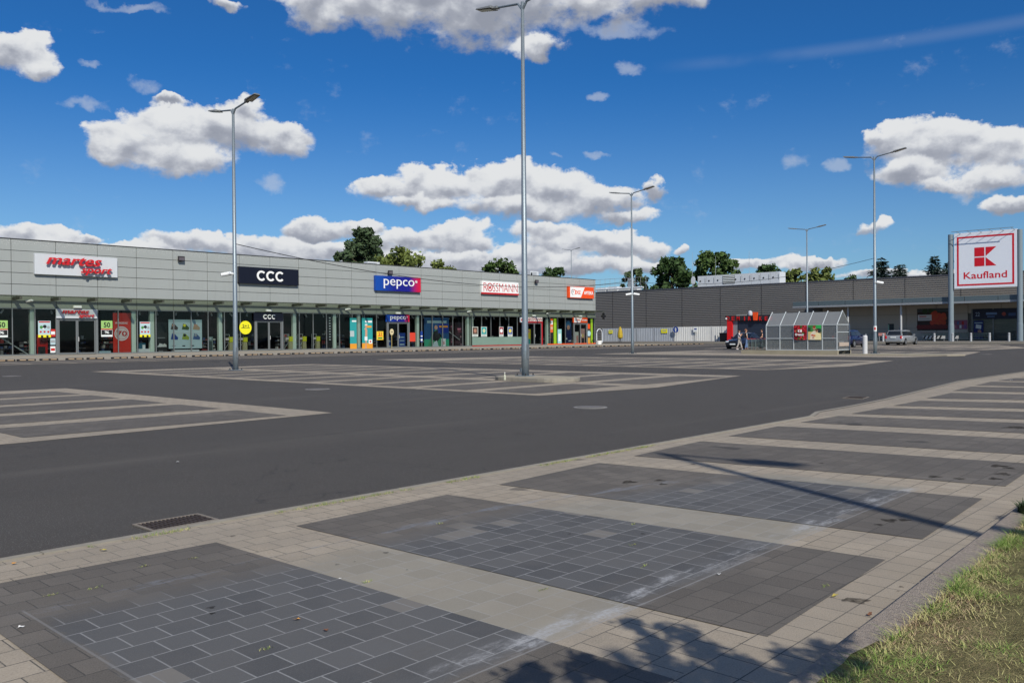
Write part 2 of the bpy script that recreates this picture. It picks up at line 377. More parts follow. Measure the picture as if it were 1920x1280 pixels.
def text_mb(s, weight=0.0, depth=.03, shear=0.0, space=1.0, res=3):
    cu = bpy.data.curves.new('t', 'FONT'); cu.body = s; cu.size = 1; cu.extrude = depth/2; cu.offset = weight; cu.shear = shear
    cu.space_character = space; cu.resolution_u = res
    o = bpy.data.objects.new('t', cu); COL.objects.link(o)
    dg = bpy.context.evaluated_depsgraph_get(); me = bpy.data.meshes.new_from_object(o.evaluated_get(dg))
    v = [tuple(x.co) for x in me.vertices]; f = [tuple(p.vertices) for p in me.polygons]
    bpy.data.objects.remove(o); bpy.data.curves.remove(cu); bpy.data.meshes.remove(me)
    return v, f
def put_text(mb, s, face, plane, a0, a1, z0, z1, m, depth=.05, **k):
    """letters of s fitted in [a0,a1]x[z0,z1] on the plane y=plane (face 'y', read left to right with x) or x=plane (face 'x', left to right is falling y)"""
    v, f = text_mb(s, depth=1.0, **k)
    if not v: return
    xs = [p[0] for p in v]; ys = [p[1] for p in v]; x0, x1, y0, y1 = min(xs), max(xs), min(ys), max(ys)
    b = len(mb.v); k2 = mb.mi_(m)
    for p in v:
        u = a0+(p[0]-x0)/(x1-x0)*(a1-a0); w = z0+(p[1]-y0)/max(1e-6, y1-y0)*(z1-z0); d = -(p[2]+.5)*depth
        mb.v.append((u, plane+d, w) if face == 'y' else (plane+d, u, w))
    for q in f: mb.f.append(tuple(b+i for i in q)); mb.mi.append(k2)

def arc_strip(mb, cx_, cz, r0_, r1_, t0, t1, plane, depth, m, sx_=1.0, n=20, face='y'):
    for i in range(n):
        a, b = t0+(t1-t0)*i/n, t0+(t1-t0)*(i+1)/n
        q = [(cx_+sx_*r0_*math.cos(a), cz+r0_*math.sin(a)), (cx_+sx_*r1_*math.cos(a), cz+r1_*math.sin(a)), (cx_+sx_*r1_*math.cos(b), cz+r1_*math.sin(b)), (cx_+sx_*r0_*math.cos(b), cz+r0_*math.sin(b))]
        mb.prism(q, face, plane-depth, plane, m)
def disc(mb, cx_, cz, r, plane, depth, m, n=28, face='y', sx_=1.0):
    mb.prism([(cx_+sx_*r*math.cos(2*math.pi*i/n), cz+r*math.sin(2*math.pi*i/n)) for i in range(n)], face, plane-depth, plane, m)


# ------------------------------------------------------------------ ground
XB = 113.0                                     # the raised pavement before the dark store begins here
MB().face([(-900,-900,0),(1500,-900,0),(1500,1500,0),(-900,1500,0)]).build('ground', ASPH)['kind'] = 'structure'
def struct(o): o['kind'] = 'structure'; return o
def poly(mb, pts, z, m): mb.face([(p[0], p[1], z) for p in pts], m)
KM = mat('kerb_concrete', rgb(140,134,122), .9, var=.28, vscale=9, bump=.5, bscale=120)
KM2 = mat('kerb_rough', rgb(142,131,120), .92, var=.55, vscale=48, bump=.9, bscale=160)

# near parking pad: pale sheet, dark bays laid 4 mm above
outer = [(-14, 6.0), (14.0, 6.0)] + [(14.8, 6.24), (16.36, 6.25), (18.49, 6.34), (21.66, 6.63), (26.63, 7.09), (29.87, 7.08), (33.74, 7.01)] + [(60, 6.6)]
mb = MB(); poly(mb, [(-14, 1.3)] + [(60, 1.3)] + list(reversed(outer)), .004, PL)
struct(mb.build('parking_pad'))
bays = [[(1.32, 5.48), (2.9, 5.44), (2.97, 1.86), (1.30, 1.86)],
        [(3.55, 5.46), (5.13, 5.52), (5.40, 1.87), (3.67, 1.80)],
        [(5.79, 5.52), (7.48, 5.62), (7.92, 1.95), (6.10, 1.87)],
        [(8.17, 5.64), (9.84, 5.74), (10.35, 2.02), (8.68, 1.95)],
        [(10.58, 5.74), (12.18, 5.78), (12.75, 2.08), (11.1, 2.0)],
        [(12.91, 5.76), (14.31, 5.72), (15.1, 2.1), (13.5, 2.08)],
        [(14.83, 5.70), (16.36, 5.68), (17.4, 2.1), (15.8, 2.1)],
        [(16.93, 5.72), (18.48, 5.72), (19.8, 2.1), (18.2, 2.1)],
        [(19.26, 5.82), (21.3, 5.9), (22.4, 2.1), (20.6, 2.1)],
        [(22.1, 6.08), (24.0, 6.18), (24.9, 2.1), (23.1, 2.1)],
        [(24.7, 6.24), (26.7, 6.36), (27.3, 2.1), (25.5, 2.1)],
        [(27.4, 6.36), (29.2, 6.3), (29.7, 2.1), (28.0, 2.1)],
        [(29.8, 6.25), (31.6, 6.1), (32.1, 2.1), (30.4, 2.1)], [(32.2, 6.1), (34, 6.0), (34.5, 2.1), (32.8, 2.1)]]
for k in range(6): bays.append([(-1.0-2.36*k, 5.48), (.6-2.36*k, 5.48), (.6-2.36*k, 1.86), (-1.0-2.36*k, 1.86)])
mb = MB()
for b in bays: poly(mb, b, .008, PD)
struct(mb.build('parking_pad_bays'))
mb = MB(); poly(mb, [(-14, 1.3), (60, 1.3), (60, 1.88), (-14, 1.86)], .0065, PLB); struct(mb.build('border_pavers'))
# flush kerb along the driveway and raised kerb along the verge, each laid in stones
mb = MB(); x = -14.0
while x < 14: mb.box(x, x+.992, 6.0, 6.075, -.05, .014, KM); x += 1.0
for (xa, ya), (xb, yb) in zip(outer[1:-1], outer[2:]):
    mb.face([(xa, ya, .012), (xb, yb, .012), (xb, yb+.09, .012), (xa, ya+.09, .012)], KM)
struct(mb.build('kerb'))
mb = MB(); x = -14.0
yk = lambda v: 1.43+.033*(min(max(v, 0), 9)-3.3)
while x < 60: mb.prism([(x, yk(x)-.155), (x+.994, yk(x+1)-.155), (x+.994, yk(x+1)), (x, yk(x))], 'z', -.05, .085+.002*math.sin(x*3), KM2); x += 1.0
struct(mb.build('verge_kerb', bevel=.008))
gm = NT('verge_soil'); n = gm.noise(5, 7, .65); c = gm.mix(gm.ramp(n, .35, .7), (.16, .14, .065, 1), (.29, .25, .12, 1))
c = gm.mix(gm.ramp(gm.noise(1.2, 5, .6), .45, .6, 0, .7), c, (.055, .07, .02, 1)); gm.color(c); gm.bump(gm.noise(60, 4, .7), 1, .03); gm.fin(.95, .1)
mb = MB(); nx, ny = 60, 16
for i in range(nx+1):
    for j in range(ny+1):
        x = -6+i*.5; y = 1.385-j*j*.06; mb.v.append((x, y, .07+.012*math.sin(x*2.1+j)+.01*j))
for i in range(nx):
    for j in range(ny): mb.f.append((i*(ny+1)+j, (i+1)*(ny+1)+j, (i+1)*(ny+1)+j+1, i*(ny+1)+j+1)); mb.mi.append(0)
struct(mb.build('verge', MATS['verge_soil'], smooth=True))

def pad(name, outl, cols, y0, y1, per=2.36, dark=1.72, skew=0.0):
    mb = MB(); poly(mb, outl, .004, PLF); struct(mb.build(name))
    mb = MB()
    for xa, xb in cols:
        y = y0
        while y+dark < y1: poly(mb, [(xa, y), (xb, y+skew), (xb, y+dark+skew), (xa, y+dark)], .008, PDF); y += per
    struct(mb.build(name+'_bays'))
pad('left_pad', [(-30, 12.9), (4, 12.75), (9.35, 13.15), (9.25, 25.9), (-30, 26.2)], [(-30.6, -27), (-25, -20.6), (-10, -5), (-.9, 3.5), (4.2, 8.5)], 13.35, 26)
pad('central_pad', [(15.0, 13.0), (19.2, 12.5), (26.2, 13.75), (25.7, 38), (14.7, 38.3)], [(15.4, 19.2), (20.1, 25.0)], 13.5, 38, skew=.15)
pad('far_pad', [(30.9, 15.2), (36, 13.9), (44.3, 14.9), (43.2, 38), (33, 42), (31, 33)], [(31.5, 36.3), (37.2, 42.3)], 15.3, 38)
pad('store_pad', [(50.6, 16.4), (56.2, 14.8), (67, 16.6), (66, 38), (50.6, 38.5)], [(57.6, 65.4)], 17, 37.5)
pad('store_pad_back', [(73.8, 18), (84, 17), (104, 24), (103, 44), (74, 43)], [(74.6, 80), (81, 86.5), (92, 98)], 19.0, 42)
mb = MB()
poly(mb, [(-30, 52.2), (106, 52.6), (106, 61.2), (-30, 61.0)], .004, PDF); struct(mb.build('shop_parking_strip'))
mb = MB(); x = -29.0
while x < 104: poly(mb, [(x, 53), (x+.35, 53), (x+.35, 60.6), (x, 60.6)], .008, PLF); x += 2.42
poly(mb, [(-30, 52.2), (106, 52.6), (106, 53.0), (-30, 52.6)], .0085, PLF)
struct(mb.build('shop_parking_lines'))
WM = mat('pavement_slabs', rgb(150,142,128), .9, var=.15, vscale=.8, bump=.3)
MB().prism([(-30, 61.2), (106, 61.4), (109.5, 63.5), (110.5, 70), (110.5, 90), (-30, 90)], 'z', -.05, .03, WM).build('shop_pavement')['kind'] = 'structure'
MB().prism([(XB, -30), (170, -30), (170, 130), (XB+7, 130), (XB, 78)], 'z', -.1, .24, mat('store_pavement_m', rgb(112,108,104), .9, var=.15, vscale=.6)).build('store_pavement')['kind'] = 'structure'
MB().prism([(112.8, -30), (XB, -30), (XB, 78), (112.8, 78)], 'z', -.1, .25, KM).build('store_kerb')['kind'] = 'structure'
# manhole patches and drains
def small_flat(name, pts, z, m, label, cat, group=None):
    mb = MB(); mb.prism([(p.x, p.y) for p in pts], 'z', z-.03, z, m); return tag(mb.build(name), label, cat, group)
MP = mat('cover_concrete', rgb(128,126,122), .85, var=.12)
for (x, y, lb) in ((595, 729.5, 'flat pale manhole cover in the asphalt left of the central parking pad'), (1107, 763.5, 'flat pale manhole cover in the asphalt in front of the central lamp post'),
                   (1849, 664, 'small pale manhole cover far off on the asphalt before the supermarket entrance'), (22, 705, 'pale cover at the left edge on the asphalt between shops and left parking pad')):
    p = G(x, y); o = thing('manhole_cover', p, lb, 'manhole cover', 'pale manhole covers')
    MB().lathe((0, 0, -.02), [(.33, 0), (.33, .026)], 24, MP).build('frame', parent=o)
    MB().lathe((0, 0, -.02), [(.26, .0), (.26, .031)], 24, mat('cover_iron', rgb(112,108,104), .7, metal=.2)).build('lid', parent=o)
RUST = mat('rusty_iron', rgb(82,62,52), .85, var=.4, vscale=14, bump=.4, bscale=60)
DARK = mat('black_hole', (.006, .006, .006, 1), 1, spec=0)
def grate(c, ax, lx, ly, label):
    """rectangular gully grate: frame, bars, pit"""
    o = thing('drain_grate', (c[0], c[1], 0), label, 'drain grate', 'rusty drain grates', rz=ax)
    MB().box(-lx/2, lx/2, -ly/2, ly/2, -.03, .002, DARK).build('pit', parent=o)
    f = MB(); t = .022
    f.box(-lx/2, lx/2, -ly/2, -ly/2+t, -.02, .012); f.box(-lx/2, lx/2, ly/2-t, ly/2, -.02, .012)
    f.box(-lx/2, -lx/2+t, -ly/2+t, ly/2-t, -.02, .012); f.box(lx/2-t, lx/2, -ly/2+t, ly/2-t, -.02, .012)
    f.build('frame', mat('grate_frame', rgb(122,114,104), .85, var=.3, vscale=12), parent=o)
    b = MB(); n = 15
    for i in range(n):
        x = -lx/2+t+(lx-2*t)*(i+.5)/n; b.box(x-.007, x+.007, -ly/2+t, ly/2-t, -.02, .010)
    for j in range(1, 4): y = -ly/2+ly*j/4; b.box(-lx/2+t, lx/2-t, y-.008, y+.008, -.02, .0115)
    b.build('bars', mat('grate_bars', rgb(52,43,40), .85, var=.4, vscale=14), parent=o); return o
grate((3.02, 6.27), 0, .52, .34, 'rusty brown iron drain grate in the asphalt at the near kerb, bottom left')
grate((18.6, 7.05), .15, .62, .42, 'dark drain grate in the asphalt by the curved kerb on the right')

# dry grass on the verge, weeds in the kerb joint
gr = [mat('grass_green', (.165, .25, .045, 1), .8, var=.35, vscale=9), mat('grass_pale', (.44, .41, .17, 1), .85, var=.3, vscale=9), mat('grass_dry', (.44, .33, .19, 1), .9, var=.3), mat('grass_brown', (.22, .14, .085, 1), .9, var=.3)]
mb = MB(); rg = random.Random(3)
def blade(mb, x, y, z, h, w, lean, m, seg=2):
    a = rg.uniform(0, 6.283); dx, dy = math.cos(a), math.sin(a); px_, py_ = -dy*w/2, dx*w/2
    l1, l2 = lean*h*.35, lean*h
    mb.face([(x-px_, y-py_, z), (x+px_, y+py_, z), (x+px_*.8+dx*l1, y+py_*.8+dy*l1, z+h*.6), (x-px_*.8+dx*l1, y-py_*.8+dy*l1, z+h*.6)], m)
    mb.face([(x-px_*.8+dx*l1, y-py_*.8+dy*l1, z+h*.6), (x+px_*.8+dx*l1, y+py_*.8+dy*l1, z+h*.6), (x+dx*l2, y+dy*l2, z+h)], m)
cnt = 0
while cnt < 110000:
    x = rg.uniform(3.0, 10.5); yk_ = yk(x)-.150; y = yk_-rg.random()**1.15*1.5
    if x > 7 and rg.random() < .6: continue
    nn = noise.noise(Vector((x*1.3, y*1.3, 0)))+.08; n2 = noise.noise(Vector((x*5, y*5, 4)))
    edge = max(0, 1-(yk_-y)/.35)
    dens_ = .85+.4*edge+.4*n2+.3*nn
    if rg.random() > dens_: continue
    green = .03+.36*edge+.75*nn+.8*n2
    t = rg.random()
    if t < green: m = gr[0]; h = rg.uniform(.018, .05)
    elif t < green+.42: m = gr[1]; h = rg.uniform(.012, .042)
    else: m = gr[2] if rg.random() < .62 else gr[3]; h = rg.uniform(.006, .03)
    if edge > .8: h *= 1.2
    blade(mb, x, y, .068, h, rg.uniform(.0022, .0045), rg.uniform(.6, 2.6), m); cnt += 1
tag(mb.build('grass'), 'dry patchy grass and straw on the verge behind the near kerb', 'grass', kind='stuff')
mb = MB()
for i in range(2600):
    t = rg.random(); x = 2.2+8.5*t; y = 5.985
    if noise.noise(Vector((x*1.7, 3.3, 0))) + .35*noise.noise(Vector((x*9, 1, 0))) < .12: continue
    y += rg.gauss(-.01, .018); blade(mb, x+rg.gauss(0, .01), y, .004, rg.uniform(.008, .026), .004, rg.uniform(.6, 2), gr[0] if rg.random() < .6 else gr[1])
for cxk, cyk in ((2.05, 3.4), (3.0, 3.9), (4.3, 2.9), (4.7, 3.25), (4.3, 4.7), (3.55, 3.05), (2.3, 5.2), (2.6, 5.15), (5.2, 3.6), (4.62, 1.92), (1.7, 5.0), (1.9, 4.95)):
    for k in range(22): blade(mb, cxk+rg.gauss(0, .02), cyk+rg.gauss(0, .006), .006, rg.uniform(.005, .016), .003, 1.5, gr[0] if rg.random() < .5 else gr[1])
tag(mb.build('weeds'), 'thin yellowish weeds growing along the near kerb joint', 'weeds', kind='stuff')
mb = MB()
for k in range(900):
    a = rg.uniform(0, 6.28); rr = rg.random()**.7*.12; x, y = 7.12+rr*math.cos(a), 1.42+rr*math.sin(a)*.8
    blade(mb, x, y, .07, rg.uniform(.03, .10), .012, rg.uniform(.2, 1.2), mat('weed_dark', (.03, .055, .015, 1), .7, var=.3))
tag(mb.build('leafy_weed'), 'dark green leafy weed tuft on the kerb at the right edge', 'weed')
# fallen leaves and litter
LF = [mat('leaf_orange', (.45, .22, .05, 1), .7), mat('leaf_brown', (.16, .07, .035, 1), .8), mat('paper_white', (.7, .7, .68, 1), .8), mat('leaf_yellow', (.5, .40, .08, 1), .7)]
def leaf(px_, py_, size, m, label, z=.012):
    p = G(px_, py_, z); mb = MB(); n = 7; a0 = rg.uniform(0, 6.28); ring = []
    for i in range(n):
        a = a0+6.283*i/n; r = size*(.5 if i % 2 else 1)*rg.uniform(.8, 1.1); ring.append((r*math.cos(a), r*.7*math.sin(a), rg.uniform(0, size*.45)))
    for i in range(n): mb.face([(0, 0, size*.15), ring[i], ring[(i+1) % n]], m)
    o = mb.build('fallen_leaf' if m is not LF[2] else 'paper_scrap'); o.location = p; tag(o, label, 'leaf' if m is not LF[2] else 'litter')
leaf(556, 1161, .022, LF[0], 'small orange leaf on the dark marked tiles at bottom centre left')
leaf(611, 1181, .020, LF[1], 'small brown leaf on the dark marked tiles, right of the orange leaf')
leaf(1631, 1152, .024, LF[1], 'dark brown curled leaf on the pale border pavers by the verge kerb')
leaf(38, 1175, .020, LF[2], 'tiny white scrap on the dark pavers at the far left bottom')
leaf(1348, 1076, .018, LF[2], 'tiny white scrap on the dark bay left of the dark round spot', )
leaf(638, 1084, .012, LF[2], 'tiny white crumb on the dark bay beside the drain strip')
leaf(333, 866, .028, LF[2], 'white scrap of paper lying on the open asphalt at left')
leaf(1571, 1234, .03, LF[2], 'narrow white scrap against the verge kerb near the bottom')
leaf(26, 1056, .02, LF[0], 'orange leaf lying at the near kerb, far left edge')
leaf(1895, 713, .09, LF[2], 'white scrap on the far bay of the near pad at the right edge')
leaf(195, 1031, .03, LF[3], 'yellow leaf caught in the near kerb joint at left')
leaf(1565, 1117, .03, LF[3], 'dry yellowish tuft beside the large damp stain on the pale border')

# oil and water stains soaked into the stones
sm_ = bpy.data.materials.new('stain'); sm_.use_nodes = True; t_ = sm_.node_tree; t_.nodes.clear()
o_ = t_.nodes.new('ShaderNodeOutputMaterial'); mx_ = t_.nodes.new('ShaderNodeMixShader'); tr_ = t_.nodes.new('ShaderNodeBsdfTransparent'); df_ = t_.nodes.new('ShaderNodeBsdfDiffuse'); df_.inputs[0].default_value = (.02, .018, .016, 1)
nz_ = t_.nodes.new('ShaderNodeTexNoise'); nz_.inputs['Scale'].default_value = 30; tcn_ = t_.nodes.new('ShaderNodeTexCoord'); t_.links.new(tcn_.outputs['Object'], nz_.inputs['Vector'])
mr_ = t_.nodes.new('ShaderNodeMapRange'); mr_.inputs[1].default_value = .3; mr_.inputs[2].default_value = .65; mr_.inputs[3].default_value = .18; mr_.inputs[4].default_value = .55; t_.links.new(nz_.outputs['Fac'], mr_.inputs[0])
t_.links.new(mr_.outputs[0], mx_.inputs[0]); t_.links.new(tr_.outputs[0], mx_.inputs[1]); t_.links.new(df_.outputs[0], mx_.inputs[2]); t_.links.new(mx_.outputs[0], o_.inputs[0])
mb = MB()
for (px_, py, rx_, ry_) in ((1180,903,.13,.05),(1237,900,.09,.035),(1243,907,.07,.03),(1668,975,.10,.045),(1695,974,.08,.03),(1648,983,.05,.03),(1612,1125,.085,.03),(1590,1124,.06,.02),(1458,1121,.018,.014),(1690,1099,.025,.012),(1684,1107,.014,.008),(396,1138,.035,.018),(398,1149,.025,.01),(632,1057,.022,.015),(665,1052,.012,.009),(724,1035,.03,.015),(763,1067,.012,.008),(1068,1000,.02,.01),(1205,1000,.03,.012),(1872,873,.16,.05),(1893,877,.1,.035),(1880,888,.14,.04),(1866,897,.12,.04),(1752,893,.12,.03),(1800,897,.10,.03),(1905,801,.3,.08),(1575,792,.08,.03),(1540,868,.05,.02),(1300,870,.05,.02),(436,1004,.03,.012)):
    p = G(px_, py, .0095); pts = []
    for i in range(14):
        a = 6.283*i/14; k = 1+.28*math.sin(3*a+px_)+.15*math.sin(5*a+py); pts.append((p.x+rx_*k*math.cos(a)*.6, p.y+(rx_*.4+ry_*.3)*k*math.sin(a), .0095))
    mb.face(pts)
struct(mb.build('pavement_stains', sm_))

# ------------------------------------------------------------------ shopping arcade (grey retail building)
Y0 = 80.86; J0, JS = 24.64, 3.563; XL, XR = J0-JS*7, 107.0
ZT, ZBAND, ZGT = 10.02, 5.12, 4.13
ca = NT('grey_cladding'); cn = ca.noise(.35, 5, .6); cs = ca.noise(2.2, 4, .6, ca.scalevec(ca.tx, (1.6, 1, .10)))
cc = ca.mix(cn, (.30, .318, .308, 1), (.335, .355, .345, 1)); cc = ca.mix(ca.ramp(cs, .52, .78, 0, .35), cc, (.24, .25, .235, 1)); ca.color(cc); CLAD = ca.fin(.5, .4)
perf = NT('perforated_cladding'); pn = perf.noise(9, 3, .8, perf.scalevec(perf.tx, (1, 1, 1.4)))
zz = perf.sep(perf.tx)[2]; dots = perf.math('MULTIPLY', perf.ramp(pn, .57, .64), perf.ramp(perf.math('SUBTRACT', zz, perf.math('MULTIPLY', perf.noise(.4, 2, .5), .5)), 9.0, 9.5))
perf.color(perf.mix(dots, (.315, .335, .325, 1), (.56, .57, .55, 1))); perf.fin(.55, .4)
FRM = mat('window_aluminium', rgb(122,126,126), .45, metal=.35)
DARKF = mat('joint_dark', rgb(58,60,60), .8)
arc = thing('retail_building', ((XL+XR)/2, Y0, 0), 'long low grey panel-clad shopping arcade with glass shopfronts and five shop signs', 'building')
mb = MB()
mb.box(XL, XR, Y0+.12, Y0+.5, ZGT, ZT-.05, DARKF)                 # backing
mb.box(XL, XR-.01, Y0+22, Y0+22.4, 0, ZT-.1, CLAD); mb.box(XL, XL+.3, Y0+.5, Y0+22, 0, ZT-.1, CLAD); mb.box(XR-.3, XR, Y0+.12, Y0+22, 0, ZT-.05, CLAD)
mb.build('wall', parent=arc)
MB().box(XL+.3, XR-.3, Y0+.5, Y0+22, ZT-.5, ZT-.3, mat('roof_felt', rgb(90,90,88), .9)).build('roof', parent=arc)
rows = [ZBAND, 6.17, 7.15, 8.1, 9.05, ZT]
js = [J0+JS*k for k in range(-7, 24)]; js[-1] = XR if js[-1] > XR else js[-1]
edges = js if js[-1] >= XR else js+[XR]
mb = MB(); g = .022
for k in range(len(edges)-1):
    for i in range(5):
        mb.box(edges[k]+g, edges[k+1]-g, Y0, Y0+.1, rows[i]+g, rows[i+1]-g, CLAD if i < 4 else MATS['perforated_cladding'])
mb.build('cladding', parent=arc)
MB().box(XL, XR, Y0-.05, Y0+.5, ZT, ZT+.06, DARKF).build('parapet_cap', parent=arc)
mb = MB()
for k in range(len(edges)-1): mb.box(edges[k]+g, edges[k+1]-g, Y0+.02, Y0+.1, ZGT+.02, ZBAND-g, mat('fascia_panel', (.20, .225, .19, 1), .45))
mb.build('fascia_panels', parent=arc)
# glass canopy on outriggers
STL = mat('canopy_steel', rgb(74,76,66), .6, metal=.2)
cg = glass_mat('canopy_glass', (.90, .94, .88, 1), .25)
x = XL+.6
while x < XR+.3:
    MB().box(x-.10, x+.10, Y0-1.9, Y0+.02, 4.80, 5.05, STL).build('canopy_bracket', parent=arc); x += 3.06
MB().box(XL, XR+.1, Y0-1.95, Y0-.02, 5.065, 5.085, cg).build('canopy_glass', parent=arc)
MB().box(XL, XR+.1, Y0-.62, Y0-.45, 5.09, 5.2, STL).build('canopy_rail', parent=arc)
# interior
INT = mat('interior_dark', rgb(20,20,22), .9); INF = mat('interior_floor', rgb(40,38,38), .7); COLM = mat('pale_column', rgb(222,238,222), .7)
mb = MB(); mb.box(XL+.3, XR-.3, Y0+6, Y0+6.1, 0, ZGT+.3, INT); mb.box(XL+.3, XR-.3, Y0+.5, Y0+6, ZGT+.02, ZGT+.1, INT); mb.box(XL+.3, XR-.3, Y0+.2, Y0+6, .03, .06, INF)
for xw in (35, 46.0, 63.5, 80.3, 92.6): mb.box(xw-.1, xw+.1, Y0+.6, Y0+6, .06, ZGT, INT)
mb.build('interior', parent=arc)
mb = MB(); rg = random.Random(11)
cols_ = [INT, mat('goods_grey', rgb(120,120,122), .8), mat('goods_white', rgb(190,190,186), .8), mat('goods_blue', rgb(50,70,110), .8), mat('goods_red', rgb(150,50,50), .8), mat('goods_dark', rgb(48,46,50), .8)]
x = XL+1
while x < XR-2:                                        # racks and goods seen dimly behind the glass
    y = Y0+rg.uniform(.9, 3.4); h = rg.uniform(1.2, 2.1); w = rg.uniform(.8, 1.8)
    for s_ in range(4):
        z = .1+h*s_/4; mb.box(x, x+w, y, y+.4, z, z+.04, cols_[1])
        xx = x
        while xx < x+w-.12:
            ww = rg.uniform(.08, .3); mb.box(xx, min(xx+ww, x+w), y+.02, y+.3, z+.04, z+rg.uniform(.12, h/4-.04), cols_[rg.randrange(1, 6)]); xx += ww+rg.uniform(.02, .2)
    x += w+rg.uniform(.3, 2.2)
mb.build('shop_shelving', parent=arc)
for i in range(46): x = XL+2+1.9*i+random.uniform(-.3, .3); MB().tube([(x, Y0+1.0, ZGT-.12), (x+random.uniform(-.3, .3), Y0+.9, ZGT-.45)], .08, 8).build('spotlight', mat('spot_white', rgb(210,210,206), .6), parent=arc)
mb = MB()
def XP(px_, y=620): return GY(px_, y, Y0).x
for c in (60, 249.5, 284, 412, 551, 626, 671.5, 782, 876, 884, 1025): x = GY(c, 620, Y0+.45).x; MB().box(x-.2, x+.2, Y0+.28, Y0+.62, .06, ZGT, COLM).build('column', parent=arc)
# window bays
doors = [('sports', 105.5, 182.5, 599), ('shoes', 478, 530, 602.5), ('discount', 725.5, 767, 605), ('drugstore', 987, 1016.5, 605.5), ('pharmacy', 1075.5, 1101, 607)]
dspan = [(XP(a), XP(b), GY((a+b)/2, t, Y0).z) for _, a, b, t in doors]
GL = glass_mat('shop_glass', (.80, .85, .82, 1), .6, base=.01)
GLF = mat('frosted_film', rgb(118,142,130), .4, var=.12, vscale=.7)
mull = sorted([J0+JS*k/2 for k in range(-14, 47) if not any(a+.05 < J0+JS*k/2 < b-.05 for a, b, _ in dspan)] + [v for a, b, _ in dspan for v in (a, b)])
mm = [mull[0]]
for v in mull[1:]:
    if v-mm[-1] > .55: mm.append(v)
    elif any(abs(v-d) < .01 for a, b, _ in dspan for d in (a, b)): mm[-1] = v
mm = [v for v in mm if v < XR-.2]+[XR-.05]
REDF = mat('red_frame', rgb(176,24,34), .5); ORF = mat('orange_frame', rgb(226,84,22), .5)
xr0, xr1 = XP(885), XP(1026)
for a, b in zip(mm[:-1], mm[1:]):
    if any(abs(a-d[0]) < .02 and abs(b-d[1]) < .02 for d in dspan): continue
    f = MB(); f.box(a, a+.07, Y0-.02, Y0+.12, .03, ZGT); f.box(a+.07, b, Y0, Y0+.1, ZGT-.07, ZGT-.003); f.box(a+.07, b, Y0, Y0+.1, .03, .13)
    w = f.build('window', FRM, parent=arc)
    if xr0-.5 < a < xr1: w.data.materials[0] = FRM
    MB().face([(a+.07, Y0+.05, .13), (b, Y0+.05, .13), (b, Y0+.05, ZGT-.07), (a+.07, Y0+.05, ZGT-.07)], GL).build('pane', parent=w)
# coloured base lines of the drugstore and the pharmacy
MB().box(XP(885), XP(985), Y0-.05, Y0-.024, .05, .16, REDF).build('red_base_line', parent=arc)
MB().box(XP(1026), XR-.1, Y0-.05, Y0-.024, .05, .19, ORF).build('orange_base_line', parent=arc)
# doors
for (nm, *_), (a, b, zt) in zip(doors, dspan):
    fm = REDF if nm == 'drugstore' else FRM
    f = MB(); f.box(a-.05, a+.16, Y0-.06, Y0+.14, .03, zt+.18); f.box(b-.16, b+.05, Y0-.06, Y0+.14, .03, zt+.18); f.box(a+.16, b-.16, Y0-.05, Y0+.12, zt, zt+.18)
    d = f.build('entrance_door', fm, parent=arc)
    mid = (a+b)/2
    for s_, (p, q) in enumerate(((a+.17, mid-.01), (mid+.01, b-.17))):
        l = MB(); t = .1
        l.box(p, p+t, Y0-.01, Y0+.06, .06, zt-.01); l.box(q-t, q, Y0-.01, Y0+.06, .06, zt-.01); l.box(p+t, q-t, Y0-.01, Y0+.06, .06, .2); l.box(p+t, q-t, Y0-.01, Y0+.06, zt-.1, zt-.01)
        l.build('door_leaf', FRM, parent=d)
        MB().face([(p+t, Y0+.025, .2), (q-t, Y0+.025, .2), (q-t, Y0+.025, zt-.1), (p+t, Y0+.025, zt-.1)], GL).build('pane', parent=d)
    MB().box(mid+.08, mid+.12, Y0-.1, Y0-.06, 1.2, 1.6, mat('handle_white', rgb(205,205,205), .4)).build('handle', parent=d)
rebase(arc)

# ------------------------------------------------------------------ shop signs
def sign(name, label, rect, m, depth=.3, y=Y0, trims=(), group='shop signs on the arcade'):
    """rect = photo pixels (x0, y0, x1, y1) of the face; returns the thing and its world extent"""
    p = GY(rect[0], rect[1], y-depth); q = GY(rect[2], rect[3], y-depth)
    o = thing(name, ((p.x+q.x)/2, y, (p.z+q.z)/2), label, 'sign', group)
    MB().box(p.x, q.x, y-depth, y-.003, q.z, p.z, m).build('sign_box', parent=o, bevel=.01)
    return o, p.x, q.x, q.z, p.z, y-depth
def rel(x0, x1, z0, z1): return lambda u, v: (x0+(x1-x0)*u, z0+(z1-z0)*v)
SW = mat('sign_grey_white', rgb(196,200,204), .5, var=.04); MRED = mat('sign_red', rgb(196,26,34), .45); NAVY = mat('sign_navy', rgb(14,14,30), .35)
WHT = mat('sign_white', rgb(236,236,234), .5); RRED = mat('drug_red', rgb(190,22,34), .5)
def sports(o, x0, x1, z0, z1, y, dp):
    R_ = rel(x0, x1, z0, z1); mb = MB(); a, za = R_(.12, .50); b, zb = R_(.785, .91)
    put_text(mb, 'martes', 'y', y-dp, a, b, za, zb, MRED, dp, shear=.35, weight=.014)
    a, za = R_(.53, .03); b, zb = R_(.915, .44); put_text(mb, 'sport', 'y', y-dp, a, b, za, zb, MRED, dp, shear=.35, weight=.014)
    mb.build('lettering', parent=o)
o, *e_ = sign('shop_sign', 'large grey-white sign with slanted red martes sport letters, high on the arcade wall', (64.8, 474.8, 220.5, 520.4), SW); sports(o, *e_, .16); rebase(o)
o, *e_ = sign('shop_sign', 'small grey sign with red martes sport letters above the left-most glass doors', (105.5, 578.6, 182.5, 597), SW, .18); sports(o, *e_, .08); rebase(o)
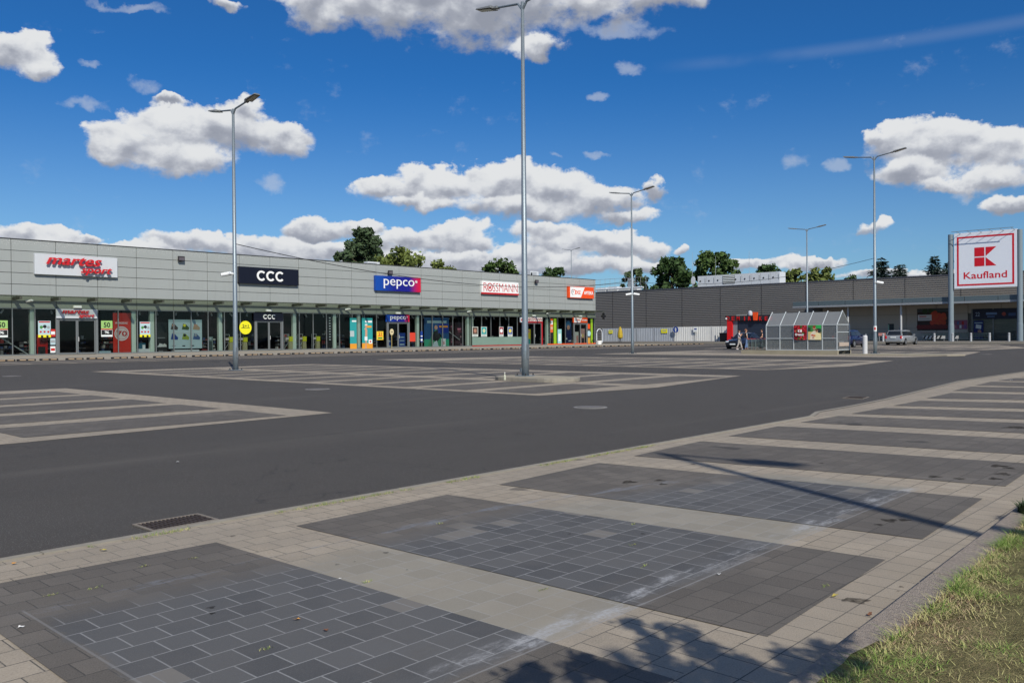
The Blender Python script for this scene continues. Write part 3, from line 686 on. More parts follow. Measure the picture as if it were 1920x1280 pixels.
def ccc(o, x0, x1, z0, z1, y, cu, cw, r, dp=.07):
    mb = MB(); W_ = x1-x0; cz = (z0+z1)/2
    for i in range(3):
        arc_strip(mb, x0+W_*(cu+cw*(i-1)), cz, r*.62, r, D2R(42), D2R(318), y, dp, WHT)
    mb.build('lettering', parent=o)
o, *e_ = sign('shop_sign', 'large black sign with three white letters CCC, high on the arcade wall', (448, 499, 560, 535.5), NAVY, .35); ccc(o, *e_, .515, .155, (e_[3]-e_[2])*.31); rebase(o)
o, *e_ = sign('shop_sign', 'small black sign with white CCC above the second pair of doors', (476, 586, 531, 601.5), NAVY, .16); ccc(o, *e_, .52, .145, (e_[3]-e_[2])*.29); rebase(o)
pg = NT('pepco_gradient'); ox = pg.sep(pg.t.nodes['Texture Coordinate'].outputs['Generated'] if 'Texture Coordinate' in pg.t.nodes else pg.tx)[0]
pg.color(pg.mix(pg.ramp(ox, .72, .98), pg.mix(pg.ramp(ox, .0, .5), rgb(10,70,160), rgb(22,24,128)), rgb(200,14,60))); pg.fin(.4, .5)
def pepco(o, x0, x1, z0, z1, y, dp):
    R_ = rel(x0, x1, z0, z1); mb = MB(); a, za = R_(.17, .17); b, zb = R_(.845, .80)
    put_text(mb, 'pepco', 'y', y, a, b, za, zb, WHT, dp, weight=-.004)
    c_, zc = R_(.89, .70); rr = (z1-z0)*.09; arc_strip(mb, c_, zc, rr*.75, rr, 0, 6.283, y, dp, WHT); disc(mb, c_, zc, rr*.4, y, dp, WHT, 10)
    mb.build('lettering', parent=o)
o, *e_ = sign('shop_sign', 'large blue to magenta sign with white pepco letters, high on the arcade wall', (704, 516, 789.2, 548), MATS['pepco_gradient'], .35); pepco(o, *e_, .06); rebase(o)
o, *e_ = sign('shop_sign', 'small blue to magenta pepco sign above the middle doors', (724, 590, 767.8, 603.3), MATS['pepco_gradient'], .16); pepco(o, *e_, .04); rebase(o)
def ross(o, x0, x1, z0, z1, y, small=False):
    R_ = rel(x0, x1, z0, z1); mb = MB()
    lo, hi = .22, .86
    for s_, ua, ub in (('R', .04, .135), ('SSMANN', .285, .965)):
        a, za = R_(ua, lo); b, zb = R_(ub, hi); put_text(mb, s_, 'y', y, a, b, za, zb, RRED, .04, weight=-.022, space=1.0)
    c_, zc = R_(.205, (lo+hi)/2); rr = (z1-z0)*(hi-lo)/2
    arc_strip(mb, c_, zc, rr*.82, rr, 0, 6.283, y, .04, RRED)
    # the small horse emblem inside the O
    H = [(-.5,-.5),(-.2,-.5),(-.1,-.2),(.2,-.25),(.3,-.5),(.5,-.5),(.42,-.05),(.5,.35),(.25,.3),(.15,.05),(-.25,.1),(-.45,.35),(-.6,.2),(-.45,0)]
    mb.prism([(c_+p*rr*.95, zc+q*rr*.95) for p, q in H], 'y', y-.04, y, RRED)
    mb.build('lettering', parent=o)
    a, za = R_(0, 0); b, zb = R_(1, .12); MB().box(a-.01, b+.01, y-.02, y+.2, za-.01, zb, RRED).build('red_edge', parent=o)
o, *e_ = sign('shop_sign', 'large white sign with thin red ROSSMANN letters, high on the arcade wall', (903.7, 526.3, 972.5, 553.5), WHT, .3); ross(o, *e_); rebase(o)
o, *e_ = sign('shop_sign', 'small white ROSSMANN sign above the red framed doors', (986, 594.2, 1017, 603.5), WHT, .16); ross(o, *e_); rebase(o)
ORG = mat('pharm_orange', rgb(232,78,18), .45)
def doz(o, x0, x1, z0, z1, y):
    R_ = rel(x0, x1, z0, z1); mb = MB()
    mb.prism([R_(.06, .05), R_(.47, .05), R_(.63, .95), R_(.06, .95)], 'y', y-.02, y-.003, WHT)
    mb.build('white_field', parent=o); mb = MB()
    a, za = R_(.27, .34); b, zb = R_(.46, .66); put_text(mb, 'DOZ', 'y', y-.02, a, b, za, zb, ORG, .03, weight=.012)
    a, za = R_(.60, .34); b, zb = R_(.97, .64); put_text(mb, 'APTEKA', 'y', y, a, b, za, zb, WHT, .04, weight=.018)
    c_, zc = R_(.20, .5); h = (z1-z0)
    arc_strip(mb, c_, zc, h*.20, h*.25, D2R(-60), D2R(120), y-.02, .03, ORG)
    arc_strip(mb, c_-h*.12, zc+h*.02, h*.20, h*.24, D2R(100), D2R(280), y-.02, .03, mat('grey_letters', rgb(110,110,116), .6))
    mb.box(c_-h*.20, c_-h*.05, y-.05, y-.02, zc+h*.02, zc+h*.07, MATS['grey_letters']); mb.box(c_-h*.15, c_-h*.10, y-.055, y-.02, zc-h*.04, zc+h*.14, MATS['grey_letters'])
    mb.build('lettering', parent=o)
o, *e_ = sign('shop_sign', 'large orange and white DOZ APTEKA pharmacy sign at the right end of the arcade wall', (1066, 536.3, 1113.5, 560), ORG, .35); doz(o, *e_); rebase(o)
o, *e_ = sign('shop_sign', 'small orange and white pharmacy sign above the right-most arcade doors', (1074.6, 595, 1101.6, 604.8), ORG, .16); doz(o, *e_); rebase(o)
# pharmacy cross on a bracket
p = GY(1131.6, 592.6, Y0-1.2); BLK = mat('near_black', rgb(22,22,24), .5)
o = thing('pharmacy_cross', p, 'black pharmacy cross sign hanging on a bracket at the right end of the arcade', 'sign')
w = .5; t = .17
MB().prism([(-t,-w),(t,-w),(t,-t),(w,-t),(w,t),(t,t),(t,w),(-t,w),(-t,t),(-w,t),(-w,-t),(-t,-t)], 'y', -.1, .1, BLK).build('cross', parent=o)
MB().box(-2.6, .3, -.04, .04, .62, .68, STL).box(-.03, .03, -.03, .03, .5, .62, STL).build('bracket', parent=o)

# ------------------------------------------------------------------ posters and things in the windows
def on(px0, py0, px1, py1, y): p = GY(px0, py0, y); q = GY(px1, py1, y); return p.x, q.x, q.z, p.z
def poster(name, label, rect, bg, prints=(), texts=(), dy=-.035, cat='poster', thick_=.012, group='posters in the arcade windows'):
    y = Y0+dy; x0, x1, z0, z1 = on(*rect, y); R_ = rel(x0, x1, z0, z1)
    o = thing(name, ((x0+x1)/2, y, z0), label, cat, group)
    MB().box(x0, x1, y, y+thick_, z0, z1, bg).build('board', parent=o); mb = MB(); lay = 0
    for pr in prints:
        lay += 1; d = .002*lay
        if pr[0] == 'r': a, c_ = R_(pr[1], pr[2]); b, e2 = R_(pr[3], pr[4]); mb.box(a, b, y-d-.004, y-.0005, c_, e2, pr[5])
        elif pr[0] == 'c': a, c_ = R_(pr[1], pr[2]); disc(mb, a, c_, pr[3]*(z1-z0), y-.0005, d+.004, pr[4])
        elif pr[0] == 'p': mb.prism([R_(*q) for q in pr[1]], 'y', y-d-.004, y-.0005, pr[2])
    for s_, a_, c_, b_, e2, m in texts:
        lay += 1; A, C_ = R_(a_, c_); B, E3 = R_(b_, e2); put_text(mb, s_, 'y', y-.002*lay-.004, A, B, C_, E3, m, .006, weight=.02)
    if mb.v: mb.build('print', parent=o)
    rebase(o); return o
LG = plain(150, 190, 110); BK = plain(24, 26, 26); YE = plain(232, 224, 30); LB = plain(176, 200, 206); RD = plain(190, 40, 34); OR_ = plain(226, 110, 40)
TE = plain(40, 150, 150); GO = plain(222, 150, 40); WH = plain(226, 230, 228); BL = plain(22, 60, 140); SK = plain(196, 150, 124); DB = plain(30, 40, 66); PK = plain(200, 120, 140); GN = plain(70, 130, 60)
GYR = plain(150, 156, 158)
fifty = dict(prints=[('r', 0, .48, 1, 1, LG), ('r', 0, .44, 1, .5, RD), ('r', .03, .12, .97, .42, BK)], texts=[('50', .22, .58, .8, .9, BK), ('%', .3, .2, .7, .36, WH)])
poster('sale_poster', 'green and black 50 sale poster at the far left window edge', (-9, 600.5, 14.7, 632), WH, **fifty)
poster('sale_poster', 'green and black 50 sale poster right of the left-most doors', (189.5, 601, 211, 631), WH, **fifty)
prod = dict(prints=[('r', 0, .0, 1, .16, YE), ('r', .06, .9, .94, .97, RD), ('c', .2, .34, .06, RD), ('c', .5, .34, .06, RD), ('c', .8, .34, .06, RD), ('c', .25, .62, .09, GN), ('c', .52, .66, .1, BK), ('c', .8, .62, .08, GYR), ('c', .4, .52, .05, WH), ('c', .3, .06, .07, BK), ('c', .72, .06, .07, BK)])
poster('product_poster', 'pale poster of small goods with yellow base left of the left-most doors', (71.3, 601.3, 95.4, 632.3), LB, **prod)
poster('product_poster', 'pale poster of small goods with yellow base right of the red banner', (262, 603, 282, 631.5), LB, **prod)
poster('sale_banner', 'tall red banner with a white ring and the number 70', (211.6, 586.5, 245.8, 665), plain(214, 52, 36),
       prints=[('c', .48, .51, .17, WH), ('c', .48, .51, .145, plain(214, 52, 36)), ('c', .48, .51, .135, plain(228, 214, 208))], texts=[('WYPRZEDAZ', .12, .74, .82, .785, WH), ('70', .2, .445, .78, .575, RD)], dy=.25, cat='banner')
poster('red_display_stand', 'bright red display frame standing in the window under the product poster', (68.5, 627, 89.5, 668), plain(188, 20, 16), prints=[('r', .12, .0, .8, .45, BK), ('r', .3, .55, .9, .78, plain(120, 14, 12))], dy=.5, cat='display stand')
for k, (y_, lb) in enumerate(((617, 'red notice, topmost of three stacked beside the left-most doors'), (634, 'pale notice, middle of three stacked beside the left-most doors'), (649, 'red and white notice, lowest of three stacked beside the left-most doors'))):
    poster('door_notice', lb, (94.5, y_, 104, y_+(14 if k == 0 else 12)), (RD, LB, WH)[k], prints=[('r', .1, .3, .9, .7, (WH, GYR, RD)[k])])
poster('low_display_box', 'low pale blue box on the floor under the 50 sale poster', (185.8, 658, 207.8, 665.4), LB, prints=[('r', .2, .4, .8, .6, TE)], dy=.4, cat='display box', thick_=.4)
poster('low_display_box', 'low white box with a blue parcel on it under the right product poster', (258, 654, 281.6, 665.6), WH, prints=[], dy=.4, cat='display box', thick_=.4)
poster('blue_parcel', 'dark teal parcel and white card on the low white box in the window', (260, 643, 273, 654), plain(30, 90, 110), prints=[('r', .55, 0, .95, .7, WH)], dy=.5, cat='parcel', thick_=.3)
six = []
for i in range(3):
    for j in range(2):
        u, v = .16+.33*i, .74-.34*j
        six += [('p', [(u-.1, v-.08), (u+.1, v-.10), (u+.12, v-.02), (u+.02, v+.1), (u-.06, v+.12)], (plain(70,60,56), plain(60,84,40), plain(176,150,120), BL, plain(150,170,60), plain(60,90,140))[i+3*j]), ('c', u-.02, v+.06, .05, (SK, YE, SK, BL, BK, GYR)[i+3*j])]
poster('shoe_display_panel', 'wide pale blue panel with six shoe pictures behind the window glass', (315.9, 598.8, 379, 652.5), plain(190, 214, 216), prints=six+[('r', .02, .545, .98, .56, WH), ('r', .1, .08, .2, .11, GYR), ('r', .4, .08, .48, .11, BK), ('r', .68, .08, .75, .11, BK)], dy=.3, cat='display panel')
poster('low_display_box', 'long white box beneath the six-picture shoe panel', (325, 656, 373.5, 663.8), WH, dy=.3, cat='display box', thick_=.5)
poster('shoe_shelf', 'dark shelf of white shoes left of the shoe picture panel', (293, 604, 314, 663), plain(40, 44, 46), prints=[('r', .1, .5, .8, .52, GYR), ('r', .08, .22, .92, .25, WH), ('p', [(.15,.25),(.55,.25),(.6,.30),(.3,.34)], WH), ('p', [(.5,.25),(.9,.25),(.92,.29),(.7,.33)], WH), ('r', .2, .08, .6, .1, GYR)], dy=1.2, cat='shelf', thick_=.3)
poster('mirror_stand', 'narrow grey mirror stand in the window right of the shoe panel', (389.7, 631, 399.5, 661), plain(110, 128, 122), prints=[('r', .2, .1, .8, .72, plain(60, 74, 70)), ('r', .3, .8, .7, .95, plain(170, 186, 188))], dy=.5, cat='mirror')
y = Y0-.03; c_ = GY(460.2, 614, y); o = thing('round_sticker', c_, 'round yellow sale sticker on the glass left of the shoe shop doors', 'sticker')
mb = MB(); disc(mb, c_.x, c_.z, .70, y, .01, YE); mb.build('disc', parent=o); mb = MB(); put_text(mb, '2+1', 'y', y-.011, c_.x-.35, c_.x+.35, c_.z+.02, c_.z+.32, BK, .005, weight=.02); mb.box(c_.x-.5, c_.x+.5, y-.016, y-.011, c_.z-.06, c_.z-.01, BK); mb.build('print', parent=o); rebase(o)
poster('letter_column', 'black vertical panel with white letters in the narrow window', (613.5, 592, 623.4, 651.5), BK, prints=[('r', .35, .92-.085*i, .65, .95-.085*i, WH) for i in range(9)], dy=.1, cat='panel')
poster('figure_poster', 'narrow teal and orange poster with a pale square left of a pale column', (656, 596, 669, 656), TE, prints=[('r', 0, 0, 1, .2, GO), ('r', .0, .42, .62, .6, plain(170,186,186)), ('r', .3, .88, .95, .93, WH)], dy=-.034)
poster('figure_poster', 'wider teal and orange poster showing a person in white shorts', (678.5, 596, 698.8, 656), TE, prints=[('r', 0, 0, 1, .22, GO), ('r', .3, .86, .95, .92, WH), ('r', .4, .70, .9, .76, GO),
        ('p', [(.25,.05),(.33,.2),(.28,.38),(.3,.62),(.2,.66),(.38,.72),(.5,.62),(.48,.36),(.42,.2),(.42,.05)], SK), ('r', .24, .3, .5, .42, WH), ('c', .38, .76, .045, SK), ('r', .28, .78, .5, .81, WH), ('r', .62, .2, .95, .33, WH), ('c', .78, .265, .03, RD)])
poster('price_poster', 'yellow square poster with the number 21 left of the middle doors', (706.2, 621, 718.8, 637), plain(232, 196, 50), prints=[('r', .2, .12, .85, .3, GN), ('r', .15, .42, .9, .5, OR_)], texts=[('21', .25, .52, .75, .92, plain(190, 60, 40))])
poster('door_poster', 'dark blue poster inside the left leaf of the middle doors', (727.5, 632, 733, 654), BL, prints=[('r', .1, .6, .9, .75, LB), ('r', .1, .2, .9, .3, LB)], dy=.15)
poster('door_poster', 'dark blue poster inside the right leaf of the middle doors', (747.5, 624, 760, 654), BL, prints=[('r', .15, .7, .85, .76, LB), ('r', .15, .5, .85, .55, LB), ('r', .15, .25, .85, .32, LB)], dy=.15)
poster('red_notice', 'plain red notice right of the middle doors', (768, 623.5, 778.8, 640), plain(206, 62, 40)); 
poster('blue_notice', 'blue and white notice column left of the big green advert', (788.5, 621, 792.5, 641), BL, prints=[('r', .1, .1, .9, .3, WH), ('r', .1, .5, .9, .6, WH)])
poster('big_advert', 'big blue and green window advert with a dark figure in a green coat', (795, 595, 842, 652.5), plain(38, 84, 130), prints=[('r', .12, .82, .9, .9, LB), ('r', 0, 0, 1, .3, plain(60,170,130)), ('p', [(.1,.0),(.3,.45),(.45,.62),(.6,.45),(.95,.05),(.8,.0)], plain(70,150,110)), ('p', [(.3,.3),(.38,.55),(.55,.6),(.7,.4),(.5,.2)], BK), ('c', .47, .68, .07, SK), ('p', [(.3,0),(.38,.2),(.5,.26),(.58,.05)], plain(190,206,210)), ('r', .55, .5, .98, .8, plain(24,50,140)), ('r', .6, .68, .95, .74, GO)], texts=[], dy=.2)
poster('price_poster', 'white card with the number 10 at the foot of the big green advert', (827.5, 634.5, 836, 652), WH, texts=[('10', .2, .35, .7, .7, RD)], dy=.1)
for (a, b, lb) in ((843, 850, 'rack of dark and pink clothes just right of the big advert'), (853, 866, 'rack of pink and pale clothes left of a white column')):
    mbp = [('r', rg.random()*.8, v/10, min(1, rg.random()*.3+.75), v/10+.07, rg.choice([PK, plain(120,60,70), plain(190,150,150), plain(70,40,50)])) for v in range(1, 9)]
    poster('clothes_rack', lb, (a, 604, b, 652), plain(50, 34, 38), prints=mbp, dy=.7, cat='clothes rack', thick_=.4)
for i, (a, b, m1, m2, lb) in enumerate(((885.3, 896.5, plain(90,70,60), plain(170,120,100), 'brown portrait poster, first from left in the frosted drugstore window'), (902, 913, TE, plain(200,200,160), 'teal product poster, second from left in the frosted drugstore window'),
                    (936, 944, plain(150,30,50), WH, 'dark red poster, third from left in the frosted drugstore window'), (952, 961, plain(70,90,150), plain(220,200,90), 'blue and yellow poster, last in the frosted drugstore window'))):
    poster('portrait_poster', lb, (a, 612.5, b, 631), plain(200, 208, 200), prints=[('r', .08, .25, .92, .95, m1), ('c', .5, .6, .2, m2), ('r', .2, .08, .8, .16, GYR)])
xa, xb = XP(885), XP(985)
tag(MB().box(xa, xb, Y0-.03, Y0-.022, .18, 1.25, GLF).build('frosted_film'), 'frosted pale green film along the bottom of the drugstore windows', 'window film')
poster('yellow_figure_board', 'yellow and teal cardboard figure inside the red framed doors', (988.5, 617, 995, 645), plain(206, 190, 40), prints=[('r', .1, 0, .9, .35, TE), ('c', .5, .85, .1, SK)], dy=.5, cat='display board')
LIME = plain(140, 180, 30)
for a, b, lb in ((1038, 1043.5, 'lime green vertical strip in the pharmacy window left of the figure'), (1107.5, 1111.5, 'lime green vertical strip at the right end of the arcade')):
    poster('lime_strip', lb, (a, 597, b, 645), LIME, cat='window strip')
poster('pharmacy_poster', 'orange and white poster at the left end of the pharmacy windows', (1032, 597.5, 1037, 634), plain(220, 96, 40), prints=[('r', .1, .7, .9, .9, WH), ('r', .1, .45, .9, .6, plain(210,170,140)), ('r', 0, 0, 1, .3, BK)])
poster('pharmacy_poster', 'pale blue pharmacy poster left of the dark blue figure', (1045.5, 617, 1053, 645), plain(150, 200, 200), prints=[('r', .2, .2, .8, .7, WH)])
poster('pharmacy_poster', 'dark pharmacy poster showing a figure in navy blue clothes', (1059.5, 600, 1072, 645), plain(34, 46, 76), prints=[('c', .5, .8, .16, plain(60,110,150)), ('c', .5, .7, .1, SK), ('p', [(.2,.1),(.2,.5),(.5,.6),(.85,.5),(.85,.1)], plain(24,34,84)), ('r', .1, .2, .3, .26, WH), ('r', .5, .12, .9, .16, WH)], dy=.15)
poster('pharmacy_poster', 'pale pink poster inside the left pharmacy door leaf', (1077.5, 622, 1085, 645), plain(200, 200, 190), prints=[('r', .4, .1, .9, .7, plain(200,140,130))], dy=.15)
poster('pharmacy_poster', 'pink and dark poster inside the right pharmacy door leaf', (1089, 616, 1096.5, 645), plain(196, 150, 140), prints=[('r', .2, .05, .8, .4, BK), ('c', .5, .55, .12, plain(220,190,120))], dy=.15)
poster('pharmacy_poster', 'orange poster above a pale ball right of the pharmacy doors', (1101.5, 605, 1107, 645), plain(70, 60, 50), prints=[('r', .1, .72, .9, .95, ORG), ('c', .5, .5, .13, plain(170,200,210)), ('r', .1, .05, .9, .3, plain(200,150,60))])
# yellow bag stands before the shoe shop
for i, c_ in enumerate((428.7, 454.6, 540.5, 566.2, 591.8)):
    p = GY(c_, 655, Y0+.55); o = thing('bag_stand', (p.x, Y0+.55, .06), 'grey stand with yellow bag in shoe shop windows, %s from the left' % ('first', 'second', 'third', 'fourth', 'fifth')[i], 'display stand', 'bag stands in the shoe shop windows')
    f = MB()
    for sx_ in (-.5, .1): f.tube([(sx_, 0, 0), (sx_, 0, 1.7)], .025, 6)
    f.tube([(-.5, 0, 1.7), (.1, 0, 1.7)], .025, 6); f.tube([(-.5, 0, .9), (.1, 0, .9)], .02, 6); f.tube([(-.5, .02, .1), (.1, .02, .9)], .02, 6); f.build('frame', plain(170, 176, 172), parent=o)
    MB().prism([(.0,.0),(.5,.0),(.46,.9),(.05,.9)], 'y', -.15, .1, plain(176, 170, 130)).build('basket', parent=o)
    MB().box(.05, .5, -.18, .1, .92, 1.45, plain(214, 216, 28)).build('yellow_bag', parent=o)
    MB().box(-.35, .02, -.1, .1, 1.1, 1.35, plain(206, 196, 190)).build('shoe_boxes', parent=o)
# round pale notice on a pole before the middle doors
p = GY(734.6, 652, Y0-.6); o = thing('pole_notice', (p.x, Y0-.6, .03), 'round pale notice on a thin pole in front of the middle doors', 'notice stand')
MB().tube([(0, 0, 0), (0, 0, 1.6)], .03, 8).build('pole', plain(190, 170, 110), parent=o); mb = MB(); disc(mb, 0, 1.95, .38, 0, .03, plain(206, 190, 150), sx_=.8); mb.build('disc', parent=o)
MB().box(-.16, .16, -.036, -.031, 1.92, 1.98, BK).build('print', parent=o)
# diagonal steel braces seen through the glass
BR = mat('brace_white', rgb(176,184,180), .5)
for (a, b, lb) in (((2, 633), (60, 669), 'thin white diagonal brace in the far left window'), ((793, 641), (843, 597), 'white diagonal brace rising to the right across the big advert'), ((808, 596), (862, 637), 'white diagonal brace falling to the right across the big advert')):
    p = GY(a[0], a[1], Y0+.45); q = GY(b[0], b[1], Y0+.45); tag(MB().tube([p, q], .05, 8, BR).build('diagonal_brace'), lb, 'brace')
# small lamps over the doors, floodlights and cameras
def small_lamp(px_, py_, lb, y=Y0-.25, w=.35):
    p = GY(px_, py_, y); o = thing('wall_lamp', p, lb, 'lamp', 'small white lamps along the arcade')
    MB().box(-w, w, -.12, .12, -.12, .12, plain(214, 216, 206)).build('housing', parent=o, bevel=.02); MB().box(-w+.05, w-.05, -.135, -.12, -.08, .08, WHT).build('lens', parent=o); MB().box(-.04, .04, .12, .25, -.04, .04, STL).build('bracket', parent=o)
for x_, y_, lb in ((145, 575.2, 'small white box lamp above the left-most small red-lettered sign'), (504, 582, 'small white box lamp above the small black sign'), (746, 586.8, 'small white box lamp above the small blue sign'), (1001, 591.6, 'small white box lamp above the small ROSSMANN sign'), (1088, 592.6, 'small white box lamp above the small pharmacy sign')): small_lamp(x_, y_, lb)
def cctv(loc, face_dx, lb, sc=1.0, twin=False, group='white security cameras'):
    o = thing('security_camera', loc, lb, 'camera', group); m = plain(226, 228, 228)
    MB().tube([(0, 0, 0), (face_dx*.18*sc, 0, .02*sc)], .05*sc, 8, m).build('bracket', parent=o)
    ends = (-1, 1) if twin else (1,)
    for s_ in ends:
        ax = Vector((rv.x, rv.y, 0)); a = Vector((0, 0, .03))+ax*(face_dx*.08*sc*s_); b = a+ax*(face_dx*.42*sc*s_)+Vector((0, 0, -.07*sc))
        MB().tube([a, b], [.085*sc, .085*sc], 10, m).build('body', parent=o); MB().tube([b, b+(b-a)*.06], .06*sc, 10, BLK).build('lens', parent=o)
for x_, y_, lb in ((62, 563.5, 'white security camera under the canopy at the far left'), (657, 579.5, 'white security camera under the canopy above the teal posters'), (884, 583.8, 'white security camera under the canopy above a white column, left of the lamp post'), (1032, 587, 'white security camera under the canopy right of the lamp post')):
    cctv(GY(x_, y_, Y0-.5), -1, lb, 1.2)
for x_, y_, lb in ((340, 484.6, 'dark floodlight on the wall between the first two large signs'), (732, 510.4, 'dark floodlight on the wall above the blue pepco sign'), (1006.6, 527.6, 'dark floodlight on the wall between ROSSMANN and pharmacy signs')):
    p = GY(x_, y_, Y0-.3); o = thing('floodlight', p, lb, 'floodlight', 'dark floodlights on the arcade wall')
    MB().box(-.32, .32, -.1, .12, -.24, .22, plain(44, 40, 44)).build('housing', parent=o, bevel=.03); MB().box(-.26, .26, -.115, -.1, -.18, .1, plain(90, 84, 90)).build('lens', parent=o); MB().box(-.05, .05, .12, .3, -.3, -.2, BLK).box(-.05, .05, .05, .12, -.3, -.2, BLK).build('bracket', parent=o)
# wheel stops
ORD = ['first','second','third','fourth','fifth','sixth','seventh','eighth','ninth','tenth','eleventh','twelfth','thirteenth','fourteenth','fifteenth','sixteenth','seventeenth','eighteenth','nineteenth','twentieth']
def ordn(i):
    if i < 20: return ORD[i]
    t = ('twenty', 'thirty', 'forty', 'fifty', 'sixty')[(i+1)//10-2]; u = (i+1) % 10
    return {'twenty': 'twentieth', 'thirty': 'thirtieth', 'forty': 'fortieth', 'fifty': 'fiftieth', 'sixty': 'sixtieth'}[t] if u == 0 else t+'-'+ORD[u-1]
RUB = mat('black_rubber', rgb(34,32,32), .85, var=.2); REF = plain(190, 164, 132)
ws = thing('wheel_stop', (0, 0, 0), 'x', 'wheel stop', 'wheel stops along the arcade pavement')
MB().prism([(-.15, 0), (.15, 0), (.12, .11), (.07, .13), (-.07, .13), (-.12, .11)], 'x', -.9, .9, RUB).build('body', parent=ws)
for a, b in ((-.72, -.12), (.12, .72)): MB().box(a, b, -.158, -.112, .045, .100, REF).build('reflector', parent=ws)
xs = []; x = 19.0
while x < 106: xs += [x, x+1.95+.25]; x += 2.42*2-.3
cxs = []; pxs = [5, 43.8, 86, 134, 173, 218, 254.5, 296, 330, 368, 400]
cxs = [GY(p_, 672, 61.6).x for p_ in pxs]
while cxs[-1] < 108: cxs.append(cxs[-1]+(1.34 if len(cxs) % 2 else 1.62)*1.0)
kids = None
for i, x in enumerate(cxs[:60]):
    o = ws if i == 0 else copy_tree(ws)
    if i == 0: ws0 = ws
    o.location = (x, 61.05+(x-20)*.002, .008); o.rotation_euler.z = random.uniform(-.02, .02)
    sc = 1.0 if i < 11 else 1.0; o.scale = (.60, 1, 1)
    o['label'] = 'black rubber wheel stop with two pale reflectors, %s from the left in the arcade row' % ordn(i)

# ------------------------------------------------------------------ lamp posts
ZINC = mat('galvanised_steel', rgb(134,145,152), .5, metal=.55, var=.22, vscale=16, bump=.2, bscale=60)
LMP = mat('lamp_grey', rgb(128,130,130), .5, metal=.3)
LENS = mat('lamp_lens', rgb(190,186,170), .3)
def arm_mb(s, H, reach, rise): return MB().tube([(0, 0, H-.25), (0, s*.18, H-.02), (0, s*(reach-.75), H+rise*.7)], [.045, .04, .035], 8)
def make_lamp(H, label, loc, arms=(1, -1), lean=0.0, r0_=.118, r1_=.05, tiltup=.22, group='tall lamp posts of the car park'):
    o = thing('lamp_post', loc, label, 'lamp post', group)
    MB().lathe((0, 0, 0), [(r0_, 0), (r0_, .9), (r0_*.86, 1.3), (r1_, H)], 16).build('pole', ZINC, o, smooth=True)
    MB().box(-r0_*1.9, r0_*1.9, -r0_*1.9, r0_*1.9, 0, .03).build('base_plate', ZINC, o)
    b = MB()
    for i in (-1, 1):
        for j in (-1, 1): b.tube([(i*r0_*1.5, j*r0_*1.5, .03), (i*r0_*1.5, j*r0_*1.5, .10)], .022, 6)
    b.build('anchor_bolts', mat('bolt_dark', rgb(50,48,48), .7), o)
    MB().box(-.05, .05, -r0_-.012, -r0_+.02, .55, 1.0).build('service_door', mat('zinc_dark', rgb(116,122,126), .6, metal=.4), o)
    for s in arms:
        rise = tiltup*(1 if s < 0 else 1.0)
        a = arm_mb(s, H, 1.85, .35*rise*2); a.build('arm', ZINC, o)
        ya, za = s*1.05, H+.35*rise*1.3; h = MB()
        yb, zb = s*1.95, za+.16
        for (w, t0, t1) in ((.10, 0, .2), (.2, .2, 1.0)):
            y_0, y_1 = ya+(yb-ya)*t0, ya+(yb-ya)*t1; z_0, z_1 = za+(zb-za)*t0, za+(zb-za)*t1
            n = len(h.v); h.v += [(-w, y_0, z_0-.035), (w, y_0, z_0-.035), (w*.8, y_1, z_1-.03), (-w*.8, y_1, z_1-.03), (-w*.8, y_0, z_0+.05), (w*.8, y_0, z_0+.05), (w*.5, y_1, z_1+.03), (-w*.5, y_1, z_1+.03)]
            for q in ((0,3,2,1),(4,5,6,7),(0,1,5,4),(1,2,6,5),(2,3,7,6),(3,0,4,7)): h.f.append(tuple(n+i for i in q)); h.mi.append(0)
        hd = h.build('lamp_head', LMP, o, bevel=.008)
        y_0, y_1 = ya+(yb-ya)*.3, ya+(yb-ya)*.92; z_0, z_1 = za+(zb-za)*.3-.05, za+(zb-za)*.92-.045
        MB().face([(-.12, y_0, z_0), (.12, y_0, z_0), (.1, y_1, z_1), (-.1, y_1, z_1)]).build('lens', LENS, hd)
    return o
la = make_lamp(11.3, 'tall lamp post standing in front of the arcade, left-most in the photo', G(442, 694), r1_=.055)
lb_ = make_lamp(11.8, 'tallest-looking lamp post, standing on the round concrete island in the central pad', (20.12, 18.09, .02))
lc = make_lamp(11.9, 'lamp post in front of the metal fence, right of the arcade end', G(1186, 663))
ld = make_lamp(12.6, 'lamp post beside the thick white bollard, right of the trolley shelter', G(1641, 665))
p = G(1514, 655); t = 86/((p.x*fv.x+p.y*fv.y)); le = make_lamp(11.9, 'lamp post rising from behind the trolley shelter', (p.x*t, p.y*t, 0))
d = ray(1071, 480); t = 150/(d.x*fv.x+d.y*fv.y); lf = make_lamp(16.4, 'distant lamp post whose top shows above the arcade roof', (d.x*t, d.y*t, 0))
make_lamp(11.7, 'lamp post outside the frame that throws the long single-arm shadow on the near pad', (1.75, -7.35, .1), arms=(-1,), r0_=.13, r1_=.06, group='tall lamp posts of the car park')
